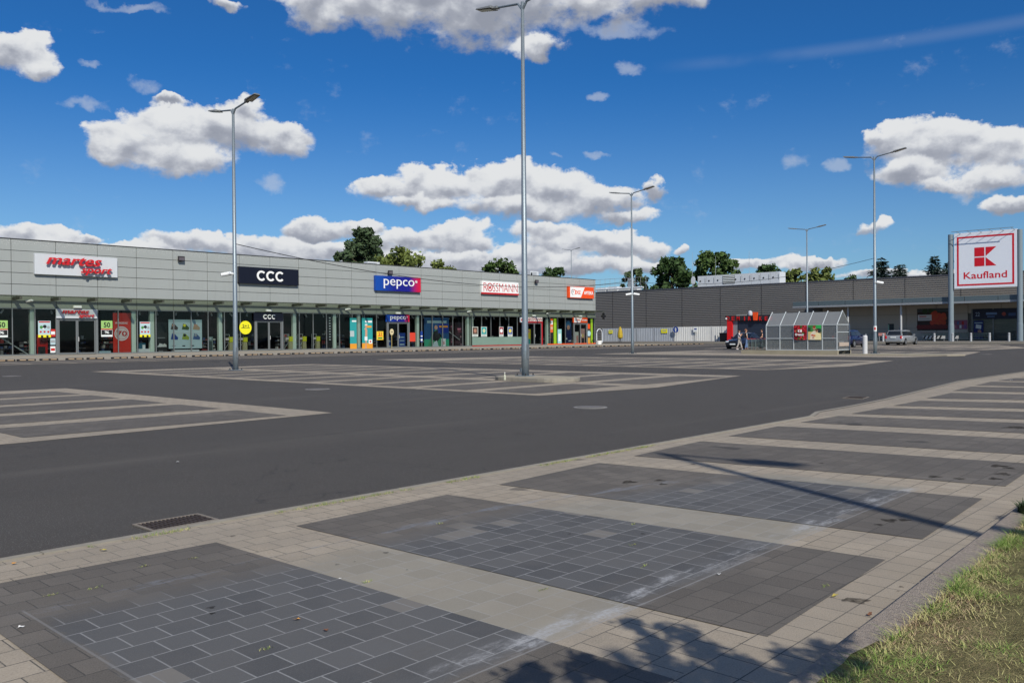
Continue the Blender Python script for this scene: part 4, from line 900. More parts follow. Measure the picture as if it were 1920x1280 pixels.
# stickers and cameras on the posts
def sticker(pxx, py0, py1, post, r, m, lb, pr=None):
    z = (GX(pxx, (py0+py1)/2, post.location.x)).z if False else None
    d_ = ray(pxx, (py0+py1)/2); t_ = math.hypot(post.location.x, post.location.y)/math.hypot(d_.x, d_.y); z = CH+d_.z*t_
    d2 = ray(pxx, py1); z2 = CH+d2.z*t_; h = (z-z2)
    o = thing('sticker', (post.location.x, post.location.y, z), lb, 'sticker'); mb = MB(); n = 7
    a0 = math.atan2(-post.location.y, -post.location.x)
    for i in range(n):
        a, b = a0-1.1+2.2*i/n, a0-1.1+2.2*(i+1)/n
        mb.face([(r*math.cos(a), r*math.sin(a), -h), (r*math.cos(b), r*math.sin(b), -h), (r*math.cos(b), r*math.sin(b), h), (r*math.cos(a), r*math.sin(a), h)])
    mb.build('sheet', m, o)
    if pr:
        mb = MB()
        for i in range(2, 5):
            a, b = a0-1.1+2.2*i/n, a0-1.1+2.2*(i+1)/n; q = r+.002
            mb.face([(q*math.cos(a), q*math.sin(a), -h*.5), (q*math.cos(b), q*math.sin(b), -h*.5), (q*math.cos(b), q*math.sin(b), h*.5), (q*math.cos(a), q*math.sin(a), h*.5)])
        mb.build('print', pr, o)
sticker(983, 595, 604, lb_, .104, WH, 'white sticker halfway up the trunk of the central lamp post', RD)
sticker(981, 689, 697, lb_, .122, plain(96, 104, 110), 'grey scuffed sticker near the foot of the central lamp post')
sticker(1640, 611, 621, ld, .112, WH, 'white sticker with red print on the lamp post by the thick bollard', RD)
def post_cam(pxx, py, post, dx, lb, twin=True):
    d_ = ray(pxx, py); t_ = (math.hypot(post.location.x, post.location.y)-.12)/math.hypot(d_.x, d_.y); p_ = Vector((0, 0, CH))+d_*t_
    cctv(p_, dx, lb, 1.0, twin)
post_cam(437, 513.5, la, -1, 'pair of white security cameras on the left-most lamp post', False)
post_cam(1186, 551.5, lc, 1, 'pair of white security cameras on the lamp post before the metal fence')
post_cam(1641, 529.5, ld, 1, 'white security camera on the lamp post by the thick bollard', False)
# overhead cables
def cable(p, q, sag, lb, r=.02):
    pts = []
    for i in range(41):
        t = i/40; v = Vector(p).lerp(Vector(q), t); v.z -= sag*4*t*(1-t); pts.append(v)
    tag(MB().tube(pts, r, 5, BLK, cap=False).build('overhead_cable'), lb, 'cable')
def on_post(post, pxx, py):
    d_ = ray(pxx, py); t_ = math.hypot(post.location.x, post.location.y)/math.hypot(d_.x, d_.y); return (post.location.x, post.location.y, CH+d_.z*t_)
pc = on_post(lc, 1184, 528)
cable(on_post(la, 442, 457), (pc[0]-.1, pc[1], pc[2]+.05), 1.05, 'thin black cable sagging from the left-most lamp post across the arcade wall', .017)
cable(pc, on_post(ld, 1636, 484), .75, 'thin black cable between the two lamp posts on the right', .014)

# round kerbed island at the central lamp post
KI = mat('island_paving', rgb(150,142,124), .9, var=.2, vscale=5, bump=.4)
def rr_poly(x0, x1, y0, y1, n=10):
    r = (x1-x0)/2; pts = []
    for i in range(n+1): a = math.pi*i/n; pts.append(((x0+x1)/2+r*math.cos(a), y1-r+r*math.sin(a)))
    for i in range(n+1): a = math.pi+math.pi*i/n; pts.append(((x0+x1)/2+r*math.cos(a), y0+r+r*math.sin(a)))
    return pts
o = thing('kerbed_island', (20.0, 17.2, 0), 'rounded concrete island around the foot of the central lamp post', 'traffic island')
MB().prism([(x-20, y-17.2) for x, y in rr_poly(19.3, 20.9, 16.0, 19.0)], 'z', 0, .12).build('kerbstones', KM, o, bevel=.015)
MB().prism([(x-20, y-17.2) for x, y in rr_poly(19.42, 20.78, 16.12, 18.88)], 'z', .1, .125).build('paving', KI, o)
lb_.location = (20.12, 18.0, .12)
p = G(960, 712, .12); o = thing('glass_bottle', (p.x-.2, p.y+.1, .125), 'small pale glass bottle standing on the island left of the central lamp post', 'bottle')
MB().lathe((0, 0, 0), [(.035, 0), (.035, .11), (.014, .16), (.014, .20)], 12).build('body', mat('bottle_glass', rgb(190,190,170), .15), o); MB().lathe((0, 0, .20), [(.017, 0), (.017, .02)], 10).build('cap', WHT, o)

# ------------------------------------------------------------------ dark supermarket
EX = 130.0; KH = 9.42
ribm = mat('dark_ribbed_sheet', rgb(118,115,112), .5, metal=.1, var=.06, vscale=.3)
ribj = mat('sheet_joint', rgb(42,42,46), .8)
km = thing('supermarket_building', (EX, 60, 0), 'large dark supermarket hall with horizontally ribbed cladding and a flat canopy', 'building')
mb = MB(); prof = []; z = .24; pitch = .306
while z < KH-.1:
    prof += [(0.0, z), (0.0, z+pitch*.42), (.07, z+pitch*.52), (.07, z+pitch*.92)]; z += pitch
prof.append((0.0, min(z, KH)))
pj = [GX(v, 560, EX).y for v in (1148.4, 1211.9, 1278.8, 1350.5)]; stp = (pj[0]-pj[3])/3
jy = [pj[0]+stp*k for k in range(4, -11, -1)]
for a, b in zip(jy[:-1], jy[1:]):
    for (x0, z0), (x1, z1) in zip(prof[:-1], prof[1:]):
        mb.face([(EX+x0, a-.03, z0), (EX+x0, b+.03, z0), (EX+x1, b+.03, z1), (EX+x1, a-.03, z1)])
mb.build('ribbed_cladding', ribm, km)
mb = MB()
for a in jy[1:-1]: mb.box(EX-.01, EX+.09, a-.03, a+.03, .24, KH, ribj)
mb.box(EX+.09, EX+.3, jy[-1], jy[0], .24, KH-.02, ribj); mb.box(EX+.3, EX+60, jy[-1], jy[0], KH-.5, KH-.25, mat('roof_felt', rgb(90,90,88)))
mb.build('wall', None, km)
MB().box(EX-.06, EX+.3, jy[-1], jy[0], KH-.02, KH+.14).build('parapet_cap', plain(70, 72, 82), km)
# the paler flat panels beneath the canopy
CX = 123.0; cyl, cyr = 55.9, -6.0
wp = mat('shaded_wall_panels', rgb(186,178,168), .6, var=.05, vscale=.4)
mb = MB(); y = 54.2; openings = [(GX(1823, 600, EX-.3).y, GX(1925, 600, EX-.3).y)]
for k in range(12):
    a, b = y-4.1*k, y-4.1*(k+1)
    for z0, z1 in ((.24, 2.0), (2.04, 4.0), (4.04, 5.3)):
        if b < openings[0][0]+.4 and a > openings[0][1]-8 and z0 < 4: continue
        mb.box(EX-.3, EX-.03, b+.03, a-.03, z0, z1)
mb.build('wall_panels', wp, km)
# canopy
FB = mat('canopy_bluegrey', rgb(84,98,104), .5, metal=.1, var=.05); FG = mat('canopy_edge', rgb(150,154,158), .5, metal=.3)
mb = MB(); y = cyl
while y > cyr: mb.box(CX-.08, CX, max(y-3.9, cyr)+.03, y, 5.5, 6.14, FB); y -= 3.93
mb.build('canopy_fascia', None, km)
MB().box(CX-.12, CX+.1, cyr, cyl+.05, 5.22, 5.48).build('canopy_edge', FG, km)
MB().box(CX+.1, EX-.3, cyr, cyl, 5.3, 5.42).box(CX, EX-.03, cyr, cyl, 5.95, 6.1).build('canopy_roof', mat('canopy_soffit', rgb(190,182,168), .8), km)
MB().box(CX, EX-.03, cyl-.001, cyl+.06, 5.42, 6.12).build('canopy_side', FB, km)
mb = MB()
for px_ in (1514, 1590, 1689.5): yy = GX(px_, 600, CX+.8).y; mb.lathe((CX+.8, yy, .24), [(.14, 0), (.14, 5.0)], 12)
mb.build('columns', plain(176, 178, 180), km)
# glazed entrance and screens
ent = MB(); ya, yb = openings[0]; XE = EX-.28
NV = plain(20, 30, 52)
f = MB(); f.box(XE-.1, XE, yb-6, ya, 3.5, 4.6, NV)
for yy in (ya, ya-2.6, ya-6.0, ya-8.6): f.box(XE-.12, XE, yy-.08, yy+.08, .24, 4.6, FRM)
en = f.build('entrance', None, km)
for a, b in ((ya-.1, ya-2.5), (ya-2.7, ya-5.9), (ya-6.1, ya-8.5)):
    MB().face([(XE-.05, a, .3), (XE-.05, b, .3), (XE-.05, b, 3.5), (XE-.05, a, 3.5)], GL).build('pane', parent=en)
MB().box(EX+.2, EX+6, yb-6, ya, .24, .26, INF).box(EX+5, EX+5.1, yb-6, ya, .24, 5, INT).box(EX-.2, EX+5, ya, ya+.1, .24, 5, INT).box(EX-.2, EX+5, yb-6, ya, 4.7, 4.8, INT).build('interior', parent=km)
rebase(km)
# posters at the supermarket
def xposter(name, label, rect, X, bg, prints=(), texts=(), cat='poster', group='supermarket window adverts', thick_=.03):
    p = GX(rect[0], rect[1], X); q = GX(rect[2], rect[3], X); y0, y1, z1, z0 = p.y, q.y, p.z, q.z
    o = thing(name, (X, (y0+y1)/2, z0), label, cat, group); R_ = lambda u, v: (y0+(y1-y0)*u, z0+(z1-z0)*v)
    MB().box(X, X+thick_, y1, y0, z0, z1, bg).build('board', parent=o); mb = MB(); lay = 0
    for pr in prints:
        lay += 1; d = .003*lay
        if pr[0] == 'r': a, c_ = R_(pr[1], pr[2]); b, e2 = R_(pr[3], pr[4]); mb.box(X-d-.004, X-.0005, min(a, b), max(a, b), c_, e2, pr[5])
        elif pr[0] == 'c': a, c_ = R_(pr[1], pr[2]); disc(mb, a, c_, pr[3]*(z1-z0), X-.0005, d+.004, pr[4], face='x')
        elif pr[0] == 'p': mb.prism([R_(*q_) for q_ in pr[1]], 'x', X-d-.004, X-.0005, pr[2])
    for s_, a_, c_, b_, e2, m in texts:
        lay += 1; A, C_ = R_(a_, c_); B, E3 = R_(b_, e2); put_text(mb, s_, 'x', X-.003*lay-.004, A, B, C_, E3, m, .008, weight=.02)
    if mb.v: mb.build('print', parent=o)
    rebase(o); return o
TOM = plain(176, 52, 36); DGN = plain(30, 60, 26); PP = plain(214, 214, 220)
xposter('fruit_advert', 'large dark advert of tomatoes with a pale text box on the wall under the canopy', (1719.5, 579, 1780.5, 619), EX-.34, plain(44, 26, 28),
        prints=[('r', 0, .85, 1, 1, plain(60, 72, 80)), ('c', .25, .88, .12, DGN), ('c', .42, .9, .1, DGN), ('c', .55, .84, .1, plain(50,80,40))]+[('c', .48+.08*(i % 5)+.02*(i % 3), .35+.1*(i//5)+.03*(i % 2), .11, plain(*(190, 60+10*(i % 3), 40))) for i in range(22)]+[('c', .06+.09*i, .16, .1, plain(110, 26, 30)) for i in range(10)]+[('r', .03, .45, .46, .72, PP), ('r', .08, .62, .3, .66, RD), ('r', .08, .52, .4, .55, GYR)])
xposter('pink_advert', 'small pink and blue advert to the right of the tomato advert', (1788.5, 600, 1814, 617), EX-.34, plain(150, 90, 120), prints=[('r', .05+.18*i, .1+.4*(i % 2), .2+.18*i, .45+.4*(i % 2), (PK, plain(90,110,160), WH, RD, plain(120,80,150))[i]) for i in range(5)])
xposter('entrance_screen', 'dark blue lit panel with pale writing above the supermarket doors', (1824, 581, 1908, 597), XE-.14, plain(16, 30, 62), prints=[('r', .3, .45, .55, .7, plain(110,140,190)), ('c', .7, .5, .2, plain(160,70,60)), ('r', .8, .3, .96, .6, plain(60,90,140)), ('r', .33, .2, .5, .32, plain(90,120,170))], texts=[('22', .06, .3, .16, .75, plain(150,170,200))])
xposter('entrance_poster', 'tall blue poster left of the supermarket doors', (1825.5, 601, 1844, 636), XE-.14, plain(16, 40, 110), prints=[('r', .1, .85, .9, .9, LB), ('p', [(.2,.6),(.75,.55),(.8,.75),(.25,.8)], WH), ('c', .6, .42, .09, SK), ('r', .2, .1, .5, .15, plain(90,50,160))])
xposter('door_display', 'blurred colourful goods seen behind the supermarket door glass', (1849, 612, 1884, 636), EX+1.5, plain(34, 34, 38), prints=[('c', random.random(), random.random()*.8+.1, .07, random.choice([WH, GN, RD, GYR, plain(90,120,150)])) for i in range(34)], cat='goods display')
xposter('wall_cabinet', 'narrow dark cabinet door with a green light on the shaded wall', (1665, 607, 1676, 622), EX-.34, plain(40, 52, 58), prints=[('r', 0, .1, .2, .9, plain(150,190,170))], cat='cabinet')
# pylon sign with the K logo
PX_ = 122.4; pil = plain(120, 134, 142)
o = thing('pylon_sign', (PX_, 29.9, .24), 'huge square white and red Kaufland sign on two tall posts before the supermarket', 'sign')
for a, tz in ((1783.3, 440), (1912.5, 430)):
    yy = GX(a, 600, PX_+.25).y; zt = GX(a, tz, PX_+.25).z
    MB().lathe((PX_+.25, yy, .24), [(.36, 0), (.36, 2.2), (.33, 2.25), (.33, zt-.24)], 20, pil).build('post', parent=o, smooth=False)
pa, pb, pc_, pd = GX(1789, 437, PX_), GX(1907, 430, PX_), GX(1907, 536, PX_), GX(1789, 542, PX_)
y0, y1, z0, z1 = pa.y, pb.y, (pc_.z+pd.z)/2, (pa.z+pb.z)/2
bd = MB().box(PX_, PX_+.3, y1, y0, z0, z1, plain(228, 232, 240)).build('board', parent=o)
R_ = lambda u, v: (y0+(y1-y0)*u, z0+(z1-z0)*v); KR = mat('k_red', rgb(206,16,36), .45); mb = MB()
def krect(u0, v0, u1, v1): a, b = R_(u0, v0); c_, d_ = R_(u1, v1); mb.box(PX_-.012, PX_-.0005, min(a, c_), max(a, c_), b, d_, KR)
krect(.045, .045, .955, .075); krect(.045, .90, .955, .93); krect(.045, .075, .075, .90); krect(.925, .075, .955, .90)
mb.build('red_border', parent=bd); mb = MB()
krect(.33, .56, .49, .72); krect(.33, .385, .49, .54)
mb.prism([R_(.51, .56), R_(.51, .72), R_(.68, .72)], 'x', PX_-.012, PX_-.0005, KR); mb.prism([R_(.51, .54), R_(.51, .385), R_(.68, .385)], 'x', PX_-.012, PX_-.0005, KR)
mb.build('k_emblem', parent=bd); mb = MB()
a, za = R_(.155, .165); b, zb = R_(.845, .29); put_text(mb, 'Kaufland', 'x', PX_-.001, a, b, za, zb, KR, .012, weight=.012); mb.build('lettering', parent=bd)
sb = MB().box(PX_-.95, PX_-.9, y1+.2, y0+.1, z1+.1, z1+.17, pil)
for i in range(6): yy = y1+.5+(y0-y1-1)*i/5; sb.tube([(PX_-.92, yy, z1+.13), (PX_, yy-.25, z1-.1)], .03, 6, pil)
sb.build('lamp_rail', parent=o)
br = MB()
for s_, yy in ((1, y0), (-1, y1)):
    for zz_ in (.1, .5, .9): zq = z0+(z1-z0)*zz_; br.box(PX_+.1, PX_+.2, min(yy, yy+s_*.42), max(yy, yy+s_*.42), zq-.06, zq+.06, pil)
br.build('brackets', parent=o); rebase(o)
# roof plant
RW = plain(206, 210, 214); RG = plain(150, 154, 158)
Xr = EX+3; p = GX(1308, 521, Xr); q = GX(1462, 515.5, Xr)
o = thing('air_handling_unit', (Xr, (p.y+q.y)/2, KH), 'long white panelled air handling unit on the dark store roof', 'air handler')
yl, yr_ = p.y, q.y; zt = KH+2.2
mb = MB(); n = 9
for i in range(n): mb.box(Xr, Xr+2.2, yl+(yr_-yl)*(i+1)/n+.03, yl+(yr_-yl)*i/n-.03, KH-.2, zt, RW)
mb.build('casing', None, o); mb = MB()
for i in range(n):
    yc = yl+(yr_-yl)*(i+.5)/n
    if i == 3: continue
    mb = MB(); disc(mb, yc+.3, zt-.9, .15, Xr-.005, .03, plain(60, 62, 66), 12, 'x'); mb.build('porthole', None, o); MB().box(Xr-.03, Xr-.005, yc-.7, yc-.6, zt-1.3, zt-.4, RG).build('hinge', None, o)
yc = yl+(yr_-yl)*3.5/n; mb = MB()
for k in range(5): mb.box(Xr-.08, Xr-.005, yc-1.2, yc+1.0, zt-.3-.3*k, zt-.15-.3*k, WH); 
mb.box(Xr-.02, Xr-.003, yc-1.25, yc+1.05, zt-1.6, zt-.1, BK); mb.build('louvre', None, o); rebase(o)
# unit and rail at the left end of that roof
Xr = EX+3; p = GX(1119, 536, Xr); q = GX(1200, 536, Xr)
o = thing('roof_plant', (Xr, (p.y+q.y)/2, KH), 'low white pipes and cooling units at the left end of the dark store roof', 'cooling plant')
mb = MB(); yy = p.y; rgk = random.Random(5)
while yy > q.y+2: w = rgk.uniform(1.2, 2.6); mb.box(Xr, Xr+1.5, yy-w, yy, KH-.2, KH+rgk.uniform(.7, 1.25), rgk.choice([RW, RG, RW])); yy -= w+rgk.uniform(.05, .5)
mb.box(Xr+.3, Xr+1, q.y+2, q.y+3, KH-.2, KH+2.6, RG); mb.build('units', None, o)
MB().tube([(Xr-.4, p.y, KH+.75), (Xr-.4, q.y-1, KH+.75)], .16, 8).build('pipe', RW, o); rebase(o)
o = thing('roof_railing', (EX+.6, (p.y+q.y)/2, KH), 'thin grey safety railing along the left end of the dark store roof', 'railing')
mb = MB(); ya_ = p.y+2; yb_ = GX(1216, 536, EX+.6).y; k = 0
while ya_-1.15*k > yb_: mb.tube([(EX+.6, ya_-1.15*k, KH), (EX+.6, ya_-1.15*k, KH+2.5)], .03, 5); k += 1
for z_ in (KH+1.5, KH+2.5): mb.tube([(EX+.6, ya_, z_), (EX+.6, yb_, z_)], .03, 5)
mb.build('rails', RG, o); rebase(o)
p = GX(1300, 527, EX+2); o = thing('satellite_dish', (EX+2, p.y, KH), 'small white satellite dish left of the air handling unit', 'satellite dish')
mb = MB(); disc(mb, p.y, p.z+.1, .75, EX+2, .08, RW, 20, 'x', sx_=.55); mb.build('dish', parent=o); MB().tube([(EX+2.1, p.y, KH-.1), (EX+2.1, p.y, p.z)], .05, 6, RG).build('mast', parent=o); rebase(o)
for a, t_, lb in ((1298, 473, 'thin lightning rod left of the air handling unit on the roof'), (1341.5, 480, 'thin lightning rod behind the left part of the air handling unit'), (1404.5, 470, 'thin lightning rod behind the right part of the air handling unit')):
    p = GX(a, t_, EX+6); o = tag(MB().tube([(0, 0, KH-.3), (0, 0, p.z)], [.05, .02], 5, RG).build('lightning_rod'), lb, 'lightning rod', 'lightning rods on the roof'); o.location = (EX+6, p.y, 0)
# rooftop things of the arcade
for (a, b, t_, bo, Yr, lb) in ((689.5, 712, 490, 497, Y0+3, 'low white box on the arcade roof in front of the tall tree'), (994.5, 1010, 508, 519, Y0+3, 'white air conditioner on the arcade roof right of the central lamp post')):
    p = GY(a, t_, Yr); q = GY(b, bo, Yr); o = thing('air_conditioner', ((p.x+q.x)/2, Yr, ZT-.3), lb, 'air conditioner')
    MB().box(p.x, q.x, Yr, Yr+.8, ZT-.3, p.z, RW).build('casing', parent=o, bevel=.02); mb = MB()
    for k in range(7): zq = p.z-.15-(p.z-ZT)*.8*k/7; mb.box(p.x+.1, p.x+(q.x-p.x)*.75, Yr-.02, Yr-.002, zq-.04, zq, RG)
    mb.build('grille', parent=o); MB().box(p.x+(q.x-p.x)*.04, p.x+(q.x-p.x)*.2, Yr-.03, Yr-.02, ZT+.1, p.z-.25, BK).build('fan_opening', parent=o); rebase(o)

# ------------------------------------------------------------------ metal hoarding, signs, kiosk
FX = 122.0; fy0, fy1 = GX(1127, 640, FX).y, GX(1365, 640, FX).y
zin = mat('zinc_sheet', rgb(180,186,194), .5, metal=.2, var=.14, vscale=.9); zin2 = mat('pale_sheet', rgb(232,232,228), .55, metal=.2, var=.08, vscale=.9)
o = thing('metal_fence', (FX, (fy0+fy1)/2, .24), 'temporary fence of grey corrugated metal sheets before the dark store wall', 'fence')
jn = [1129, 1160, 1193, 1226, 1263, 1301, 1333, 1352, 1365]; jy_ = [GX(v, 640, FX).y for v in jn]
for k, (a, b) in enumerate(zip(jy_[:-1], jy_[1:])):
    mb = MB(); y = a-.06; up = 0; h = 2.55+(.08 if k >= 4 else 0)
    while y > b+.06:
        y2 = max(y-.16, b+.04); x_ = FX-(.05 if up else 0); mb.face([(x_, y, .3), (x_, y2, .3), (x_, y2, h), (x_, y, h)]); x2 = FX-(0 if up else .05)
        mb.face([(x_, y2, .3), (x2, y2-.01, .3), (x2, y2-.01, h), (x_, y2, h)]); y = y2-.01; up = 1-up
    mb.build('sheet', zin if k < 4 else zin2, o)
    MB().box(FX+.02, FX+.1, a-.04, a+.04, .24, h+.08).build('fence_post', RG, o)
rebase(o)
def xsign(px_, py, r, lb, m, X=FX-.12, kind='rect', post=False):
    p = GX(px_, py, X); o = thing('fence_sign', p, lb, 'sign')
    mb = MB()
    if kind == 'disc': disc(mb, 0, 0, r, 0, .03, m, 24, 'x'); mb.build('plate', parent=o); MB().prism([(0,-.38*r/.5),(.0,.0),(0,.0)], 'x', 0, 0); mb = MB(); mb.box(-.045, -.031, -.09*r/.5, .09*r/.5, -.34, .1, WH).prism([(-.2, .05), (.2, .05), (0, .36)], 'x', -.045, -.031, WH).build('arrow', parent=o)
    else: mb.box(-.02, 0, -r[0], r[0], -r[1], r[1], m).build('plate', parent=o); MB().box(-.026, -.0205, -r[0]*.6, r[0]*.6, -r[1]*.1, r[1]*.4, GYR if m is not WH else BL).build('print', parent=o)
    if post: MB().tube([(.04, 0, -p.z+.24), (.04, 0, .3)], .03, 6, RG).build('post', parent=o)
    return o
xsign(1145, 622, (.42, .3), 'yellow notice on the fence, the one just right of the arcade end', YE)
xsign(1245.5, 620.5, (.6, .33), 'yellow notice on the fence, right of the second lamp post', YE)
xsign(1267, 618, .5, 'round blue road sign with white arrow before the metal fence', BL, kind='disc', post=True, X=FX-.5)
xsign(1304, 617.5, (.4, .42), 'white and blue notice on a post before the pale fence sheets', WH, post=True, X=FX-.3)
# furled yellow parasol, white bicycle hoop and planter at the arcade end
p = GX(1163, 643, FX-3); o = thing('furled_parasol', (p.x, p.y, .24), 'furled mustard yellow parasol in front of the metal fence', 'parasol'); Z = lambda v: CH+ray(1163, v).z*(p.x/ray(1163, v).x)-.24
MB().lathe((0, 0, 0), [(.05, 0), (.05, .5)], 8, BLK).build('pole', parent=o)
MB().lathe((0, 0, 0), [(.1, .45), (.42, .7), (.46, 1.1), (.36, 1.8), (.2, 2.35), (.05, 2.55)], 9, mat('mustard_cloth', rgb(176,150,40), .85, var=.25, vscale=6)).build('canopy', parent=o)
MB().lathe((0, 0, 0), [(.3, 0), (.3, .08)], 12, BLK).build('base', parent=o)
p = GY(1124, 645, 79); z_ = .03; o = thing('bicycle_hoop', (p.x, p.y, z_), 'white arched hoop standing on the pavement at the arcade end', 'bicycle hoop')
pts = [(-.7, 0, 0), (-.7, 0, 1.6)]+[(-.7*math.cos(math.pi*i/8), 0, 1.6+.7*math.sin(math.pi*i/8)) for i in range(1, 8)]+[(.7, 0, 1.6), (.7, 0, .2)]
MB().tube(pts, .07, 8, plain(206, 212, 220)).build('tube', parent=o)
p = GY(1123.5, 647, 77); o = thing('white_planter', (p.x, p.y, z_), 'round white planter at the foot of the arched hoop', 'planter')
MB().lathe((0, 0, 0), [(.34, 0), (.42, .55), (.38, .55), (.36, .45)], 14, WHT).build('pot', parent=o); MB().lathe((0, 0, .44), [(.35, 0), (.02, .04)], 12, mat('soil', (.03, .02, .015, 1), .95)).build('soil', parent=o)
# litter bin and small posts beside the kiosk
p = GX(1383, 640, 120.5); BX = 120.5
# kiosk
QX = 118.0; ky0, ky1 = GX(1361.5, 600, QX).y, 53.2
o = thing('food_kiosk', (QX, (ky0+ky1)/2, .24), 'small dark kiosk with red DEMIR KEBAB letters, red pillar and closed shutter', 'kiosk'); KR2 = plain(212, 16, 20)
KD = plain(36, 36, 42); 
MB().box(QX-.35, QX+3, ky1, ky0, 3.45, 4.15, KD).build('sign_band', parent=o)
MB().box(QX, QX+3, ky1, ky0-1.9, .24, 3.45, plain(30, 38, 52)).box(QX+.02, QX+2.9, ky0-1.9, ky0-.1, .24, 3.45, plain(130, 134, 140)).build('body', parent=o)
MB().box(QX-.3, QX, ky0-1.15, ky0-.3, .24, 3.45, KR2).build('red_pillar', parent=o)
mb = MB()
for k in range(13): mb.box(QX-.03, QX-.002, ky1+.2, ky0-2.1, .5+.21*k, .5+.21*k+.17, plain(38, 48, 66))
mb.build('shutter', parent=o); mb = MB()
Lx = {'D': 1365, 'E': 1374.5, 'M': 1384, 'I': 1396, 'R': 1405.5}
for ch, a in Lx.items():
    w = 5.2 if ch != 'I' else 1.6; p0 = GX(a-w/2, 600.8, QX-.36); p1 = GX(a+w/2, 593, QX-.36); put_text(mb, ch, 'x', QX-.351, p0.y, p1.y, p0.z, p1.z, KR2, .03, weight=.008)
for ch, a in (('K', 1426), ('E', 1436.5), ('B', 1446), ('A', 1455.5), ('B', 1465)):
    p0 = GX(a-2.6, 600.8, QX-.36); p1 = GX(a+2.6, 593, QX-.36); put_text(mb, ch, 'x', QX-.351, p0.y, p1.y, p0.z, p1.z, KR2, .03, weight=.008)
mb.build('lettering', parent=o)
p0 = GX(1411.5, 600.5, QX-.6); p1 = GX(1420, 585, QX-.6)
MB().prism([(p0.y-.12, p0.z), (p1.y+.12, p0.z), (p1.y, p1.z-.1), (p1.y-.08, p1.z), (p0.y+.08, p1.z), (p0.y, p1.z-.1)], 'x', QX-.65, QX-.36, plain(236, 78, 20)).build('cup_emblem', parent=o)
p0 = GX(1406, 591, QX+.5); MB().lathe((QX+.6, p0.y, 4.15), [(.3, 0), (.34, .25), (.3, .6), (.1, .75)], 12, plain(190, 190, 196)).build('chimney', parent=o)
MB().box(QX+.4, QX+1.6, GX(1398, 590, QX).y, GX(1378, 590, QX).y, 4.15, 4.35, plain(150, 150, 146)).build('roof_hatch', parent=o)
MB().box(QX-.42, QX-.36, ky0-.35, ky0-.12, 3.6, 3.9, WHT).build('lamp', parent=o); rebase(o)
o = thing('litter_bin', (119.2, GX(1358, 640, 119.2).y, .24), 'black rectangular litter bin left of the red kiosk pillar', 'litter bin')
MB().prism([(-.5, 0), (.5, 0), (.58, 1.25), (-.58, 1.25)], 'x', -.45, .45, plain(24, 26, 30)).build('body', parent=o); MB().box(-.5, .5, -.64, .64, 1.25, 1.36, plain(20, 22, 24)).build('lid', parent=o)
for a, lb in ((1341, 'thin pale post at the end of the pale fence, left one of two'), (1346, 'thin pale post at the end of the pale fence, right one of two')):
    y_ = GX(a, 640, 119.5).y; tag(MB().lathe((119.5, y_, .24), [(.07, 0), (.07, .95), (.03, 1.0)], 8, RG).build('barrier_post'), lb, 'post')

# ------------------------------------------------------------------ bollards and trolley bay at the entrance
ob = thing('bollard', (0, 0, 0), 'x', 'bollard', 'steel bollards along the supermarket pavement')
MB().lathe((0, 0, 0), [(.13, 0), (.13, 1.02), (.09, 1.06)], 12, plain(170, 172, 174)).build('tube', parent=ob); MB().lathe((0, 0, .82), [(.133, 0), (.133, .08)], 12, plain(120, 122, 124)).build('band', parent=ob)
for i, (a, lb) in enumerate(((1656, 'grey steel bollard right of the lamp post by the shelter'), (1752, 'grey steel bollard under the tomato advert'), (1786, 'grey steel bollard at the left foot of the huge sign'), (1820.6, 'grey steel bollard left of the blue entrance poster'), (1855.6, 'grey steel bollard in front of the supermarket doors'), (1892, 'grey steel bollard nearest the right edge of the photo'))):
    b = ob if i == 0 else copy_tree(ob); b.location = (117.5, GX(a, 640, 117.5).y, .24); b['label'] = lb
p = G(1622, 665); o = thing('thick_bollard', (p.x, p.y, 0), 'thick white round bollard left of the lamp post by the trolley shelter', 'bollard')
MB().lathe((0, 0, 0), [(.15, 0), (.15, 1.18), (.12, 1.24), (.02, 1.26)], 20, plain(196, 196, 198)).build('shell', parent=o, smooth=False); MB().lathe((0, 0, 0), [(.17, 0), (.17, .05)], 20, RG).build('collar', parent=o); MB().tube([(.14, 0, 1.2), (.16, 0, 1.34)], .03, 6, RG).build('ring', parent=o)
# kerbed nose with the lamp post right of the shelter
struct(MB().prism([(54.2, 15.2), (55.6, 14.6), (57, 15.4), (57.2, 21.2), (54.2, 21.2)], 'z', 0, .07, KI).build('shelter_kerb'))
ld.location.z = .07

